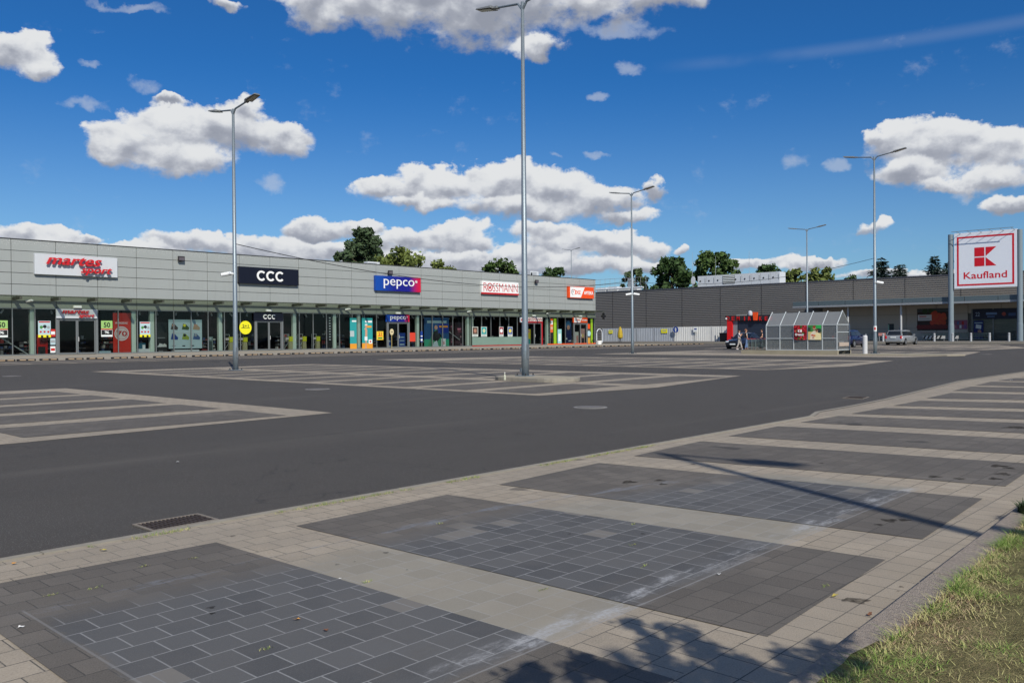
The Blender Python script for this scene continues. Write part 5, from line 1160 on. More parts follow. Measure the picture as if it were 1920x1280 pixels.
# ------------------------------------------------------------------ trolleys and shelter
GALV = mat('trolley_wire', rgb(150,166,160), .35, metal=.7)
def make_cart():
    o = thing('shopping_trolley', (0, 0, 0), 'x', 'shopping trolley')
    b = MB(); L, W1, W2, zb, zt = .86, .26, .20, .48, .98       # nose towards +x
    def rim(t, z): w = W1+(W2-W1)*t; return w
    n = 9
    for i in range(n+1):
        t = i/n; x0 = -.42+L*t; w = rim(t, 0); zlow = .42+.10*t
        b.tube([(x0, -w, zt), (x0*.92, -w*.8, zlow), (x0*.92, w*.8, zlow), (x0, w, zt)], .006, 4, cap=False)
    for z in (.55, .66, .77, .88):
        f_ = (z-.45)/.55; b.tube([(-.40, -.24*(.8+.2*f_), z), (.40*(.93+.07*f_), -.18*(.85+.15*f_), z), (.40*(.93+.07*f_), .18*(.85+.15*f_), z), (-.40, .24*(.8+.2*f_), z)], .006, 4, cap=False)
    b.tube([(-.42, -W1, zt), (.44, -W2, zt), (.44, W2, zt), (-.42, W1, zt), (-.42, -W1, zt)], .013, 5)
    b.build('basket', GALV, o)
    f = MB()
    for s in (-1, 1): f.tube([(.38, s*.2, .16), (-.40, s*.25, .22), (-.42, s*.26, .98), (-.52, s*.26, 1.02)], .016, 5)
    f.build('frame', GALV, o); MB().tube([(-.52, -.27, 1.02), (-.52, .27, 1.02)], .022, 6, plain(176, 30, 30)).build('handle', parent=o)
    for x in (-.36, .36):
        for s in (-1, 1): MB().tube([(x, s*.2-.015, .07), (x, s*.2+.015, .07)], .07, 10, BLK).build('wheel', parent=o)
    return o
cart0 = make_cart(); first = [True]
def place_cart(x, y, z, rz, lb, group, sc=1.0):
    c = cart0 if first[0] else copy_tree(cart0); first[0] = False
    c.location = (x, y, z); c.rotation_euler = (0, 0, rz); c.scale = (sc, sc, sc); c['label'] = lb; c['group'] = group
SX, SY0, SYN = 55.0, 22.0, 5           # near right corner, bays run to larger y
PL_ = [GX(v, 608.4, SX).y for v in (1568.8, 1541.4, 1514, 1487.6, 1461.9, 1436.4)]
ZF = .28; ZE = GX(1568.8, 608.4, SX).z; SD = 2.1; ZR = ZE+.86
AL = mat('shelter_frame', rgb(184,190,192), .45, metal=.1)
poly_ = bpy.data.materials.new('polycarbonate'); poly_.use_nodes = True; t_ = poly_.node_tree; t_.nodes.clear()
o_ = t_.nodes.new('ShaderNodeOutputMaterial'); m1 = t_.nodes.new('ShaderNodeMixShader'); m2 = t_.nodes.new('ShaderNodeMixShader')
tr = t_.nodes.new('ShaderNodeBsdfTransparent'); tr.inputs[0].default_value = (.8, .8, .8, 1); df = t_.nodes.new('ShaderNodeBsdfDiffuse'); df.inputs[0].default_value = (.22, .23, .235, 1)
gl = t_.nodes.new('ShaderNodeBsdfGlossy'); gl.inputs['Roughness'].default_value = .25
m1.inputs[0].default_value = .46; m2.inputs[0].default_value = .08
t_.links.new(tr.outputs[0], m1.inputs[1]); t_.links.new(df.outputs[0], m1.inputs[2]); t_.links.new(m1.outputs[0], m2.inputs[1]); t_.links.new(gl.outputs[0], m2.inputs[2]); t_.links.new(m2.outputs[0], o_.inputs[0])
sh = thing('trolley_shelter', (SX, PL_[0], 0), 'long trolley shelter of clear panels with pitched roof and silver ribs on a concrete kerb', 'shelter')
yL = GX(1390, 656, SX).y
def cbox(mb, *a): return mb.box(*a)
CK = mat('stained_concrete', rgb(150,142,122), .9, var=.22, vscale=1.6, bump=.5)
MB().box(SX-.02, SX+.18, PL_[0]-.05, yL, 0, ZF).box(SX+SD, SX+SD+.18, PL_[0]-.05, yL, 0, ZF).build('kerb_wall', CK, sh)
MB().box(SX+.18, SX+SD, PL_[0], yL, 0, .03).build('floor', mat('shelter_floor', rgb(110,108,104), .9), sh)
for k, y in enumerate(PL_):
    for s, x in ((0, SX), (1, SX+SD)):
        MB().box(x, x+.055, y-.027, y+.027, 0 if k == 0 else ZF, ZE).build('post', AL, sh)
    MB().tube([(SX+.03, y, ZE), (SX+SD*.45, y, ZR+.06), (SX+SD+.04, y, ZE)], .036, 6).build('roof_rib', AL, sh)
mb = MB()
for a, b in zip(PL_[:-1], PL_[1:]):
    mb.face([(SX+.04, a+.04, ZF+.06), (SX+.04, b-.04, ZF+.06), (SX+.04, b-.04, ZE), (SX+.04, a+.04, ZE)])
mb.build('front_panels', poly_, sh)
mb = MB()
for a, b in zip(PL_[:-1], PL_[1:]): mb.face([(SX+SD+.03, a+.04, ZF+.06), (SX+SD+.03, b-.04, ZF+.06), (SX+SD+.03, b-.04, ZE), (SX+SD+.03, a+.04, ZE)])
mb.build('rear_panels', poly_, sh)
mb = MB()
for a, b in zip(PL_[:-1], PL_[1:]):
    mb.face([(SX+.03, a+.04, ZE), (SX+.03, b-.04, ZE), (SX+SD*.45, b-.04, ZR), (SX+SD*.45, a+.04, ZR)]); mb.face([(SX+SD*.45, a+.04, ZR), (SX+SD*.45, b-.04, ZR), (SX+SD, b-.04, ZE), (SX+SD, a+.04, ZE)])
roofm = poly_.copy(); roofm.name = 'roof_polycarbonate'; [setattr(n.inputs[0], 'default_value', .8) for n in roofm.node_tree.nodes if n.bl_idname == 'ShaderNodeMixShader' and abs(n.inputs[0].default_value-.46) < .01]
mb.build('roof_panels', roofm, sh)
y = PL_[0]; MB().face([(SX+.07, y, .35), (SX+SD, y, .35), (SX+SD, y, ZE), (SX+.07, y, ZE)]).face([(SX+.07, y, ZE+.05), (SX+SD, y, ZE+.05), (SX+SD*.45, y, ZR)]).build('end_panel', poly_, sh)
rl = MB().box(SX-.01, SX+.05, PL_[0], PL_[-1], 1.05, 1.10).box(SX+.01, SX+.05, PL_[0], PL_[-1], ZF, ZF+.05).box(SX+.01, SX+.05, PL_[0], PL_[-1], ZE-.03, ZE+.02)
rl.box(SX+.07, SX+SD, y-.03, y+.02, .28, .34).box(SX+.07, SX+SD, y-.03, y+.02, 1.45, 1.5).box(SX+.07, SX+SD, y-.03, y+.02, ZE-.02, ZE+.04).box(SX+SD, SX+SD+.05, PL_[0], PL_[-1], ZE-.03, ZE+.02)
rl.build('rails', AL, sh)
MB().box(SX+.3, SX+1.9, y-.05, y-.035, .55, .8).build('end_notice', mat('notice_tan', rgb(176,160,146), .7), sh); rebase(sh)
# two posters fixed to the shelter front
def sposter(i, lb, bg, prints, texts=()):
    a, b = PL_[i+1], PL_[i]; X = SX-.03; z0_, z1_ = .98, ZE-.01
    o = thing('shelter_poster', (X, (a+b)/2, z0_), lb, 'poster', 'posters on the trolley shelter'); R_ = lambda u, v: (a-.05+(b-a+.1)*u, z0_+(z1_-z0_)*v)
    MB().box(X, X+.02, b+.05, a-.05, z0_, z1_, bg).build('board', parent=o); mb = MB(); lay = 0
    for pr in prints:
        lay += 1; d = .0012*lay
        if pr[0] == 'r': p_, c_ = R_(pr[1], pr[2]); q_, e2 = R_(pr[3], pr[4]); mb.box(X-d-.002, X-.0005, min(p_, q_), max(p_, q_), c_, e2, pr[5])
        elif pr[0] == 'c': p_, c_ = R_(pr[1], pr[2]); disc(mb, p_, c_, pr[3]*(z1_-z0_), X-.0005, d+.002, pr[4], 14, face='x', sx_=pr[5] if len(pr) > 5 else 1)
        elif pr[0] == 'p': mb.prism([R_(*q_) for q_ in pr[1]], 'x', X-d-.002, X-.0005, pr[2])
    for s_, a_, c_, b_, e2, m in texts:
        lay += 1; A, C_ = R_(a_, c_); B, E3 = R_(b_, e2); put_text(mb, s_, 'x', X-.0012*lay-.004, A, B, C_, E3, m, .004, weight=.03)
    mb.build('print', parent=o); rebase(o)
rp = random.Random(4); CH1, CH2 = plain(190, 24, 40), plain(140, 12, 28)
sposter(2, 'poster full of red cherries with the white word fresz, on the trolley shelter', plain(150, 20, 32),
        [('c', rp.uniform(.05, .95), rp.uniform(.04, .96), .055, rp.choice([CH1, CH2, plain(214,60,70), CH1, plain(60,110,40)])) for _ in range(70)]+[('r', .36, .52, .62, .70, WH), ('r', .44, .56, .54, .66, RD)],
        [('fresz', .14, .28, .84, .46, WH)])
sposter(1, 'poster of two people holding fruit on the trolley shelter, right of the cherries', plain(60, 130, 60),
        [('r', 0, 0, 1, .55, plain(214,190,130)), ('r', 0, .6, .2, .85, plain(40,60,44)), ('r', .62, .72, 1, 1, plain(50,170,80)), ('p', [(.55,.5),(.98,.45),(.98,.75),(.7,.78)], plain(40,50,46)),
         ('c', .47, .80, .13, SK, .8), ('c', .47, .87, .1, plain(150,60,40), .9), ('p', [(.15,0),(.2,.4),(.4,.6),(.6,.62),(.62,0)], plain(226,214,190)), ('p', [(.5,0),(.55,.42),(.7,.52),(.92,.4),(.98,0)], plain(236,222,170)),
         ('c', .66, .6, .11, plain(206,160,130), .8), ('c', .66, .66, .09, plain(120,70,50), .9), ('p', [(.25,.27),(.5,.25),(.5,.33),(.28,.37)], plain(200,50,40)), ('c', .5, .28, .07, plain(220,140,60)), ('c', .4, .15, .07, SK)])
# trolleys: a line nested in the shelter and its open left end
n = 0
for k in range(26):
    y = yL-.75-.27*k
    if y < PL_[0]+.5: break
    place_cart(SX+.62, y, .03, -math.pi/2, 'wire trolley nested in the front line of the shelter, %s from the open left end' % ordn(k), 'trolleys in the shelter'); n += 1
for k in range(16):
    y = yL-1.6-.27*k
    place_cart(SX+1.45, y, .03, -math.pi/2, 'wire trolley in the rear line of the shelter, %s from the open left end' % ordn(k), 'trolleys in the shelter')
# trolleys by the supermarket wall
for k in range(24):
    a = 1738+4.2*k*(.5); y = GX(1735, 630, 126).y-.34*k
    place_cart(126.2, y, .24, -math.pi/2, 'wire trolley in the line under the tomato advert, %s from its left end' % ordn(k), 'trolleys by the supermarket wall', 1.1)
for k in range(7):
    y = GX(1603, 630, 126).y-.34*k
    place_cart(126.5, y-2.5, .24, -math.pi/2, 'wire trolley by the shaded wall right of the lamp post, %s from the left' % ordn(k), 'trolleys by the shaded wall', 1.1)
# striped barrier rail of that trolley bay
def barrier(a, b, lb):
    ya, yb = GX(a, 636, 124.6).y, GX(b, 636, 124.6).y; o = thing('striped_barrier', (124.6, (ya+yb)/2, .24), lb, 'barrier'); st = plain(190, 190, 186)
    MB().box(124.55, 124.65, yb, ya, .55, .95, st).build('board', parent=o); mb = MB(); y = ya
    while y-.5 > yb: mb.prism([(y, .55), (y-.22, .55), (y-.42, .95), (y-.2, .95)], 'x', 124.535, 124.548, BLK); y -= .5
    mb.build('stripes', parent=o); MB().box(124.58, 124.62, yb+.1, yb+.15, .24, .55, RG).box(124.58, 124.62, ya-.15, ya-.1, .24, .55, RG).build('feet', parent=o); rebase(o)
barrier(1731, 1772, 'black and white striped barrier board before the trolleys under the tomato advert'); barrier(1787, 1797, 'short black and white striped barrier beside the left post of the huge sign')
# small charging point / stand by the wall
o = thing('info_stand', (125, GX(1654, 636, 125).y, .24), 'small stand with a reddish top plate by the shaded supermarket wall', 'stand')
MB().box(-.05, .05, -.5, .5, .75, 1.15, plain(200, 140, 130)).build('plate', parent=o); MB().tube([(0, -.4, 0), (0, -.4, .75)], .04, 6, RG).tube([(0, .4, 0), (0, .4, .75)], .04, 6, RG).build('legs', parent=o)

# ------------------------------------------------------------------ cars
TYRE = mat('tyre', rgb(28,28,29), .85); RIM = mat('alloy', rgb(160,162,166), .35, metal=.7); CGL = mat('car_glass', (.012, .015, .018, 1), .06, spec=.8); TRIM = plain(26, 26, 28); 
REDL = mat('tail_red', rgb(190, 24, 34), .2); HDL = mat('head_lamp', rgb(206, 212, 216), .1)
def make_car(label, loc, rz, paint, kind, L=4.3, Wd=1.75, H=1.45, sc=1.0):
    """nose towards +x; kind 'estate', 'hatch' or 'saloon'"""
    o = thing('parked_car', loc, label, 'car', None, rz); w = Wd/2; h = L/2
    belt = .92 if kind != 'hatch' else .98
    st = {'estate': [(-h, .35, .62, .86), (-h+.06, .28, .90, .96), (-h+.5, .22, .93, 1), (0, .2, .92, 1), (h-1.25, .2, .92, 1), (h-.6, .22, .84, .98), (h-.12, .28, .70, .9), (h, .35, .58, .78)],
          'hatch': [(-h, .35, .70, .86), (-h+.06, .28, .98, .96), (-h+.5, .22, 1.0, 1), (0, .2, .98, 1), (h-1.0, .2, .96, 1), (h-.45, .22, .86, .98), (h-.1, .28, .70, .9), (h, .35, .60, .78)],
          'saloon': [(-h, .35, .70, .84), (-h+.06, .28, .93, .94), (-h+.6, .22, .96, 1), (0, .2, .92, 1), (h-1.3, .2, .90, 1), (h-.6, .22, .80, .98), (h-.12, .28, .66, .9), (h, .34, .56, .76)]}[kind]
    b = MB(); rings = []
    for x, zb, zt, k in st:
        r = len(b.v); rings.append(r); ww = w*k; zm = (zb+zt)/2
        for (yy, zz) in ((-ww*.86, zb), (-ww*.99, zb+.12), (-ww, zm), (-ww*.97, zt-.06), (-ww*.86, zt), (0, zt+.03), (ww*.86, zt), (ww*.97, zt-.06), (ww, zm), (ww*.99, zb+.12), (ww*.86, zb)): b.v.append((x, yy, zz))
    for r0_, r1_ in zip(rings[:-1], rings[1:]):
        for j in range(11): b.f.append((r0_+j, r1_+j, r1_+(j+1) % 11, r0_+(j+1) % 11)); b.mi.append(0)
    b.f.append(tuple(rings[0]+j for j in range(11))); b.f.append(tuple(rings[-1]+j for j in reversed(range(11)))); b.mi += [0, 0]
    body = b.build('body', paint, o, smooth=True)
    # cabin: belt line points and roof line points
    xs = {'estate': ((-h+.12, -h+.42), (-h+.75,), (h-1.75, h-1.2)), 'hatch': ((-h+.12, -h+.48), (), (h-1.6, h-.95)), 'saloon': ((-h+.75, -h+1.45), (), (h-2.0, h-1.25))}[kind]
    xr0_, xr1_ = xs[0][1], xs[2][0]; xb0, xb1 = xs[0][0], xs[2][1]; wb, wr = w*.90, w*.70
    zb_ = belt-.02; zr = H
    P = {'b0': (xb0, zb_, wb*.93), 'r0': (xr0_, zr-.05, wr*.95), 'rm': ((xr0_+xr1_)/2, zr, wr), 'r1': (xr1_, zr-.04, wr*.95), 'b1': (xb1, zb_, wb*.93)}
    c = MB(); seq = ['b0', 'r0', 'rm', 'r1', 'b1']
    for n_ in seq: x, z, y_ = P[n_]; c.v += [(x, -y_, z), (x, y_, z)]
    for i in range(4): c.f.append((2*i, 2*i+1, 2*i+3, 2*i+2)); c.mi.append(0)
    # sides
    xm = P['rm'][0]; c.v += [(xm, -wb, zb_), (xm, wb, zb_)]
    for s in (0, 1): c.f.append((s, 2+s, 4+s, 10+s)); c.f.append((10+s, 4+s, 6+s, 8+s)); c.mi += [0, 0]
    c.build('cabin', paint, o)
    def lerp3(a, b_, t): return tuple(a[i]+(b_[i]-a[i])*t for i in range(3))
    # windscreen and rear window, lifted 8 mm
    for nm, lo, hi, sgn in (('rear_window', 'b0', 'r0', -1), ('windscreen', 'b1', 'r1', 1)):
        xl, zl, yl_ = P[lo]; xh, zh, yh = P[hi]; q = []
        for t, s in ((.12, -1), (.12, 1), (.9, 1), (.9, -1)): q.append((xl+(xh-xl)*t+sgn*.012, s*(yl_+(yh-yl_)*t)*.9, zl+(zh-zl)*t+.008))
        MB().face(q).build(nm, CGL, o)
    # side windows
    npl = 3 if kind == 'estate' else 2
    for s in (-1, 1):
        for k in range(npl):
            t0, t1 = k/npl, (k+1)/npl; q = []
            for t, v in ((t0, 0), (t1, 0), (t1, 1), (t0, 1)):
                xbv = xb0+.25+(xb1-xb0-.5)*t; xtv = xr0_+.05+(xr1_-xr0_-.1)*t; g_ = .025*(1 if t == t0 else -1)
                xx = xbv+(xtv-xbv)*v+g_; zz = zb_+.05+(zr-.13-zb_-.05)*v; y_ = wb+(wr-wb)*((zz-zb_)/(zr-zb_)); q.append((xx, s*(y_+.012), zz))
            MB().face(q).build('side_window', CGL, o)
    for x in (-h+.78, h-.85):
        for s in (-1, 1):
            yy = s*(w-.10); MB().tube([(x, s*(w*1.003), .32), (x, s*(w*1.006), .32)], .37, 18, TRIM).build('wheel_arch', parent=o)
            t = MB(); t.tube([(x, yy-.1, .31), (x, yy+.125*s if s > 0 else yy+.1, .31)] if s > 0 else [(x, yy-.125, .31), (x, yy+.1, .31)], .31, 20, TYRE); wl = t.build('wheel', parent=o)
            MB().tube([(x, s*(w+.026), .31), (x, s*(w+.034), .31)], .2, 14, RIM).build('rim', parent=wl)
    for s in (-1, 1):
        zt_ = .9 if kind != 'hatch' else .98
        MB().box(-h-.012, -h+.16, s*w*.70, s*w*.90, .62, zt_+(.0 if kind == 'saloon' else .0), REDL).build('tail_light', parent=o, bevel=.02)
        MB().box(h-.22, h-.02, s*w*.52, s*w*.80, .56, .70, HDL).build('headlight', parent=o, bevel=.02)
        MB().box(h-1.75, h-1.6, s*(w+.0), s*(w+.16), .92, 1.06, paint).build('mirror', parent=o, bevel=.02)
    MB().box(-h-.04, -h+.1, -w*.82, w*.82, .34, .56, paint if kind != 'saloon' else TRIM).build('rear_bumper', parent=o, bevel=.03); MB().box(h-.1, h+.03, -w*.72, w*.72, .3, .5, paint if kind != 'saloon' else TRIM).build('front_bumper', parent=o, bevel=.03)
    pz = .42; MB().box(h+.032, h+.04, -.26, .26, pz-.06, pz+.06, WH).build('number_plate', parent=o); MB().box(-h-.052, -h-.042, -.26, .26, .70 if kind != 'hatch' else .45, .81 if kind != 'hatch' else .56, WH).build('number_plate', parent=o)
    MB().box(h-.02, h+.006, -.35, .35, .56, .66, TRIM).build('grille', parent=o)
    MB().box(-h+.2, h-.2, -w+.12, w-.12, .16, .28, TRIM).build('underbody', parent=o)
    o.scale = (sc, sc, sc); return o
cp = lambda r, g_, b_: mat('car_paint_%d_%d' % (r, b_), rgb(r, g_, b_), .25, metal=.3, coat=.6)
make_car('dark blue-black saloon parked before the kiosk, nose to the left behind the people', (75.2, 39.0, 0), math.pi, cp(22, 28, 44), 'saloon', 4.5, 1.76, 1.42, 1.08)
p = G(1604, 651); make_car('dark blue hatchback half hidden behind the right end of the trolley shelter', (p.x+1.1, p.y+1.0, 0), 0, cp(18, 26, 66), 'hatch', 3.9, 1.7, 1.5, 1.15)
p = G(1697, 646.8); make_car('silver estate car parked alone facing the supermarket', (p.x-1.0+2.0, p.y+.7, 0), 0, cp(150, 154, 157), 'estate', 4.6, 1.76, 1.46, 1.17)

# ------------------------------------------------------------------ people
SKN = mat('skin', rgb(196,148,122), .6); 
def skin_mesh(name, m, parent, joints, edges, sub=2):
    me = bpy.data.meshes.new(name); me.from_pydata([j[0] for j in joints], edges, []); o = bpy.data.objects.new(name, me); COL.objects.link(o); o.parent = parent
    md = o.modifiers.new('skin', 'SKIN'); 
    if not me.skin_vertices: 
        bm_ = None
    sv = me.skin_vertices[0].data if me.skin_vertices else None
    if sv is None: return o
    for i, j in enumerate(joints):
        r = j[1]; sv[i].radius = r if isinstance(r, tuple) else (r, r)
    sv[0].use_root = True; ss = o.modifiers.new('sub', 'SUBSURF'); ss.levels = ss.render_levels = sub; me.materials.append(m); return o
import bmesh
def skinned(name, m, parent, joints, edges, sub=2):
    me = bpy.data.meshes.new(name); bm = bmesh.new(); L_ = bm.verts.layers.skin.verify(); vs = []
    for i, (co, r) in enumerate(joints):
        v = bm.verts.new(co); v[L_].radius = r if isinstance(r, tuple) else (r, r); v[L_].use_root = (i == 0); vs.append(v)
    for a, b in edges: bm.edges.new((vs[a], vs[b]))
    bm.to_mesh(me); bm.free(); o = bpy.data.objects.new(name, me); COL.objects.link(o); o.parent = parent
    o.modifiers.new('skin', 'SKIN').use_smooth_shade = True; ss = o.modifiers.new('sub', 'SUBSURF'); ss.levels = ss.render_levels = sub; me.materials.append(m)
    dg = bpy.context.evaluated_depsgraph_get(); me2 = bpy.data.meshes.new_from_object(o.evaluated_get(dg)); o.modifiers.clear(); o.data = me2; me2.name = name
    if not me2.materials: me2.materials.append(m)
    return o
def person(loc, rz, label, shirt, legs, shoes, hair, H=1.72, arms='down', step=.0, bag=None, longhair=False, sleeve='short', loose=1.0):
    """facing +x before rotation"""
    k = H/1.72; o = thing('person', loc, label, 'person', None, rz)
    hip = (0, 0, .92); ch = (-.01, 0, 1.28); nk = (0, 0, 1.47); hd = (.03, 0, 1.60)
    fL = (step*.5, .10); fR = (-step*.5, -.10)
    J = [(hip, (.13, .16)), ((0, 0, 1.08), (.105, .14)), (ch, (.11, .16)), (nk, .055), ((.015, 0, 1.54), .075), ((.02, 0, 1.64), (.088, .078))]
    E_ = [(0, 1), (1, 2), (2, 3), (3, 4), (4, 5)]
    L = {}
    for s, f_ in ((1, fL), (-1, fR)):
        i = len(J); J += [((0, s*.10, .86), .085), ((f_[0]*.45+.04, s*.10, .48), .058), ((f_[0], s*.10, .10), .040), ((f_[0]+.13, s*.11, .035), .035)]; E_ += [(0, i), (i, i+1), (i+1, i+2), (i+2, i+3)]; L[s] = i
        a = len(J); sh_ = (0, s*.19, 1.40)
        if arms == 'down': el_, ha = (-.02, s*.25, 1.12), (.06, s*.25, .88)
        elif arms == 'hold': el_, ha = (.02, s*.27, 1.13), (.30, s*.14, 1.10)
        elif arms == 'face': el_, ha = (.14, s*.24, 1.16), (.20, s*.06, 1.36)
        else: el_, ha = (-.05, s*.32, 1.16), (.1, s*.36, .95)
        J += [(sh_, .052), (el_, .040), (ha, .028), ((ha[0]+.07, ha[1], ha[2]-.02), .03)]; E_ += [(2, a), (a, a+1), (a+1, a+2), (a+2, a+3)]; L[s*2] = a
        base = Vector(ha)+Vector((.09, 0, -.02))
        for q in range(5):
            off = (q-2)*.014; i2 = len(J)
            J.append(((base.x-.02+(0 if q else -.02), base.y+off*(1 if q else 2.0), base.z), .009)); J.append(((base.x+.03+(.01 if q in (2, 3) else 0)-(0 if q else .02), base.y+off*(1.2 if q else 2.4), base.z-.035), .007)); E_ += [(a+3, i2), (i2, i2+1)]
    skinned('body', SKN, o, J, E_)
    # face: nose, eyes, mouth, ears
    f = MB(); f.lathe((.112, 0, 1.59), [(.012, 0), (.016, .01), (.006, .05)], 6); f.build('nose', SKN, o)
    f = MB(); f.box(.095, .108, -.042, -.02, 1.625, 1.638).box(.095, .108, .02, .042, 1.625, 1.638).box(.098, .11, -.022, .022, 1.555, 1.563); f.build('face_features', mat('face_dark', rgb(70,40,36), .7), o)
    f = MB(); f.tube([(.01, -.085, 1.60), (.01, -.08, 1.65)], .016, 6).tube([(.01, .085, 1.60), (.01, .08, 1.65)], .016, 6); f.build('ears', SKN, o)
    hj = [((-.035, 0, 1.665), (.085, .09)), ((.035, 0, 1.715), (.06, .07)), ((-.075, 0, 1.60), (.05, .07))]; he = [(0, 1), (0, 2)]
    if longhair: hj.append(((-.10, 0, 1.45), (.04, .06))); he.append((2, 3))
    skinned('hair', hair, o, hj, he)
    q = 1.14
    J2 = [((0, 0, .93), (.145*loose, .175*loose)), ((0, 0, 1.08), (.125*loose, .16*loose)), (ch, (.125, .18)), ((0, 0, 1.42), (.08, .10))]; E2_ = [(0, 1), (1, 2), (2, 3)]
    for s in (1, -1):
        a = L[s*2]; sj, ej = Vector(J[a][0]), Vector(J[a+1][0]); end = sj.lerp(ej, .6) if sleeve == 'short' else ej
        i = len(J2); J2 += [(tuple(sj), .068), (tuple(end), .058)]; E2_ += [(2, i), (i, i+1)]
        if sleeve == 'long': J2.append((tuple(Vector(J[a+2][0])), .042)); E2_.append((i+1, i+2))
    skinned('shirt', shirt, o, J2, E2_)
    J3 = [((0, 0, .95), (.14, .172))]; E3 = []
    for s in (1, -1):
        i0 = L[s]; i = len(J3); J3 += [(tuple(J[i0][0]), .102*loose), (tuple(J[i0+1][0]), .080*loose), (tuple(Vector(J[i0+2][0])+Vector((0, 0, .01))), .066*loose)]; E3 += [(0, i), (i, i+1), (i+1, i+2)]
    skinned('trousers', legs, o, J3, E3)
    for s in (1, -1):
        i0 = L[s]; a_, b_ = Vector(J[i0+2][0]), Vector(J[i0+3][0]); skinned('shoe', shoes, o, [((a_.x-.03, a_.y, .045), .05), ((b_.x, b_.y, .04), .045), ((b_.x+.06, b_.y, .035), .035)], [(0, 1), (1, 2)], 1)
    o.scale = (k, k, k); return o
BRN = mat('hair_brown', rgb(70,44,34), .8); BHR = mat('hair_dark', rgb(34,26,26), .8); GING = mat('hair_light', rgb(120,80,60), .8)
p = G(1386, 655.3); az = math.atan2(rv.y, rv.x)
person((p.x, p.y, 0), az-.3, 'woman in a white top and pale trousers walking beside the dark saloon', plain(214, 206, 206), plain(176, 168, 160), WHT, BRN, 1.76, 'face', .45, longhair=False, loose=1.0)['label'] = 'person in a white top and pale trousers walking beside the dark saloon'
p = G(1399, 655.3); ob_ = person((p.x, p.y, 0), az+.1, 'person in a black shirt with white side stripe and blue jeans, back half turned', BLK, plain(96, 120, 156), BLK, GING, 1.84, 'down', .25)
MB().box(-.055, .0, -.262, -.25, 1.16, 1.38, WHT).build('sleeve_stripe', parent=ob_)
p = G(1434, 653); person((p.x+.6, p.y+.6, 0), az+2.9, 'person in a black tank top partly hidden behind the left post of the shelter', BLK, plain(40, 40, 48), BLK, BHR, 1.88, 'wide', .1)

# ------------------------------------------------------------------ trees
def leafmat(name, base, var=.35):
    a = NT(name); n = a.noise(.9, 3, .6); n2 = a.noise(14, 1, .5)
    lo = tuple(x*(1-var) for x in base)+(1,); hi = tuple(min(1, x*(1+var*1.2)) for x in base)+(1,)
    c = a.mix(a.ramp(n, .3, .7), lo, hi); c = a.mix(a.ramp(n2, .55, .75, 0, .4), c, tuple(min(1, x*1.6) for x in base)+(1,)); a.color(c)
    a.b.inputs['Transmission Weight'].default_value = 0; return a.fin(.65, .3)
LM = {'oak': leafmat('leaf_oak', (.055, .095, .022)), 'dark': leafmat('leaf_dark', (.036, .07, .018)), 'yellow': leafmat('leaf_yellowgreen', (.12, .15, .035)), 'pine': leafmat('leaf_pine', (.05, .08, .035)), 'spruce': leafmat('leaf_spruce', (.035, .058, .045)), 'birch': leafmat('leaf_birch', (.07, .10, .04))}
BARK = mat('bark', rgb(86,74,62), .95, var=.3, vscale=3)
def leaf_cloud(mb, rg_, c, r, n, size, m, flat=.75):
    for _ in range(n):
        d = Vector((rg_.gauss(0, 1), rg_.gauss(0, 1), rg_.gauss(0, 1)*flat)); d *= r*(rg_.random()**.45)/max(d.length, 1e-6)
        p_ = Vector(c)+d; a = Vector((rg_.gauss(0, 1), rg_.gauss(0, 1), rg_.gauss(0, 1))).normalized(); b = a.cross(Vector((rg_.gauss(0, 1), rg_.gauss(0, 1), rg_.gauss(0, 1)))).normalized(); s = size*rg_.uniform(.6, 1.3)
        mb.face([p_-a*s, p_+b*s*.55, p_+a*s, p_-b*s*.55], m)
def broad(name, label, loc, H, R_, kind, seed, n_clump=60, per=60, leaf=.35, crown0=.3, cr=.2, shape=1.0, group=None, trunk_r=.3, lobes=None):
    rg_ = random.Random(seed); o = thing(name, loc, label, 'tree', group); t = MB(); top = H*.86
    pts = [(0, 0, 0)]; 
    for i in range(1, 6): pts.append((pts[-1][0]+rg_.gauss(0, R_*.03), pts[-1][1]+rg_.gauss(0, R_*.03), top*i/5))
    t.tube(pts, [trunk_r*(1-.17*i) for i in range(6)], 8)
    clumps = []
    for k in range(n_clump):
        u = crown0+(1-crown0)*((k+.5)/n_clump); u = min(.98, u+rg_.gauss(0, .03)); a = k*2.39996+rg_.gauss(0, .3)
        v = (u-crown0)/(1-crown0); prof = math.sqrt(max(0, 1-(2*v-.85)**2/1.35))**shape if shape > 0 else (1-v)**-shape*1.05+.12
        rr = R_*prof*(rg_.uniform(.35, 1.0)); 
        if lobes: rr *= .75+.35*math.sin(a*lobes+seed)*math.sin(v*7+seed)
        c = (rr*math.cos(a), rr*math.sin(a), H*u); clumps.append(c)
    for c in clumps[::2]:
        zb_ = min(top, max(H*crown0*.6, c[2]-abs(Vector((c[0], c[1])).length)*.7)); i = zb_/top*5; i0 = int(min(4, i)); q = Vector(pts[i0]).lerp(Vector(pts[i0+1]), min(1, i-i0))
        t.tube([q, q.lerp(Vector(c), .5)+Vector((0, 0, .05*H*.3)), c], [trunk_r*.28, trunk_r*.16, trunk_r*.05], 5)
    t.build('trunk', BARK, o, smooth=True); cm = MB()
    for c in clumps: leaf_cloud(cm, rg_, c, R_*cr*rg_.uniform(.75, 1.35), per, leaf, LM[kind])
    cm.build('crown', None, o); return o
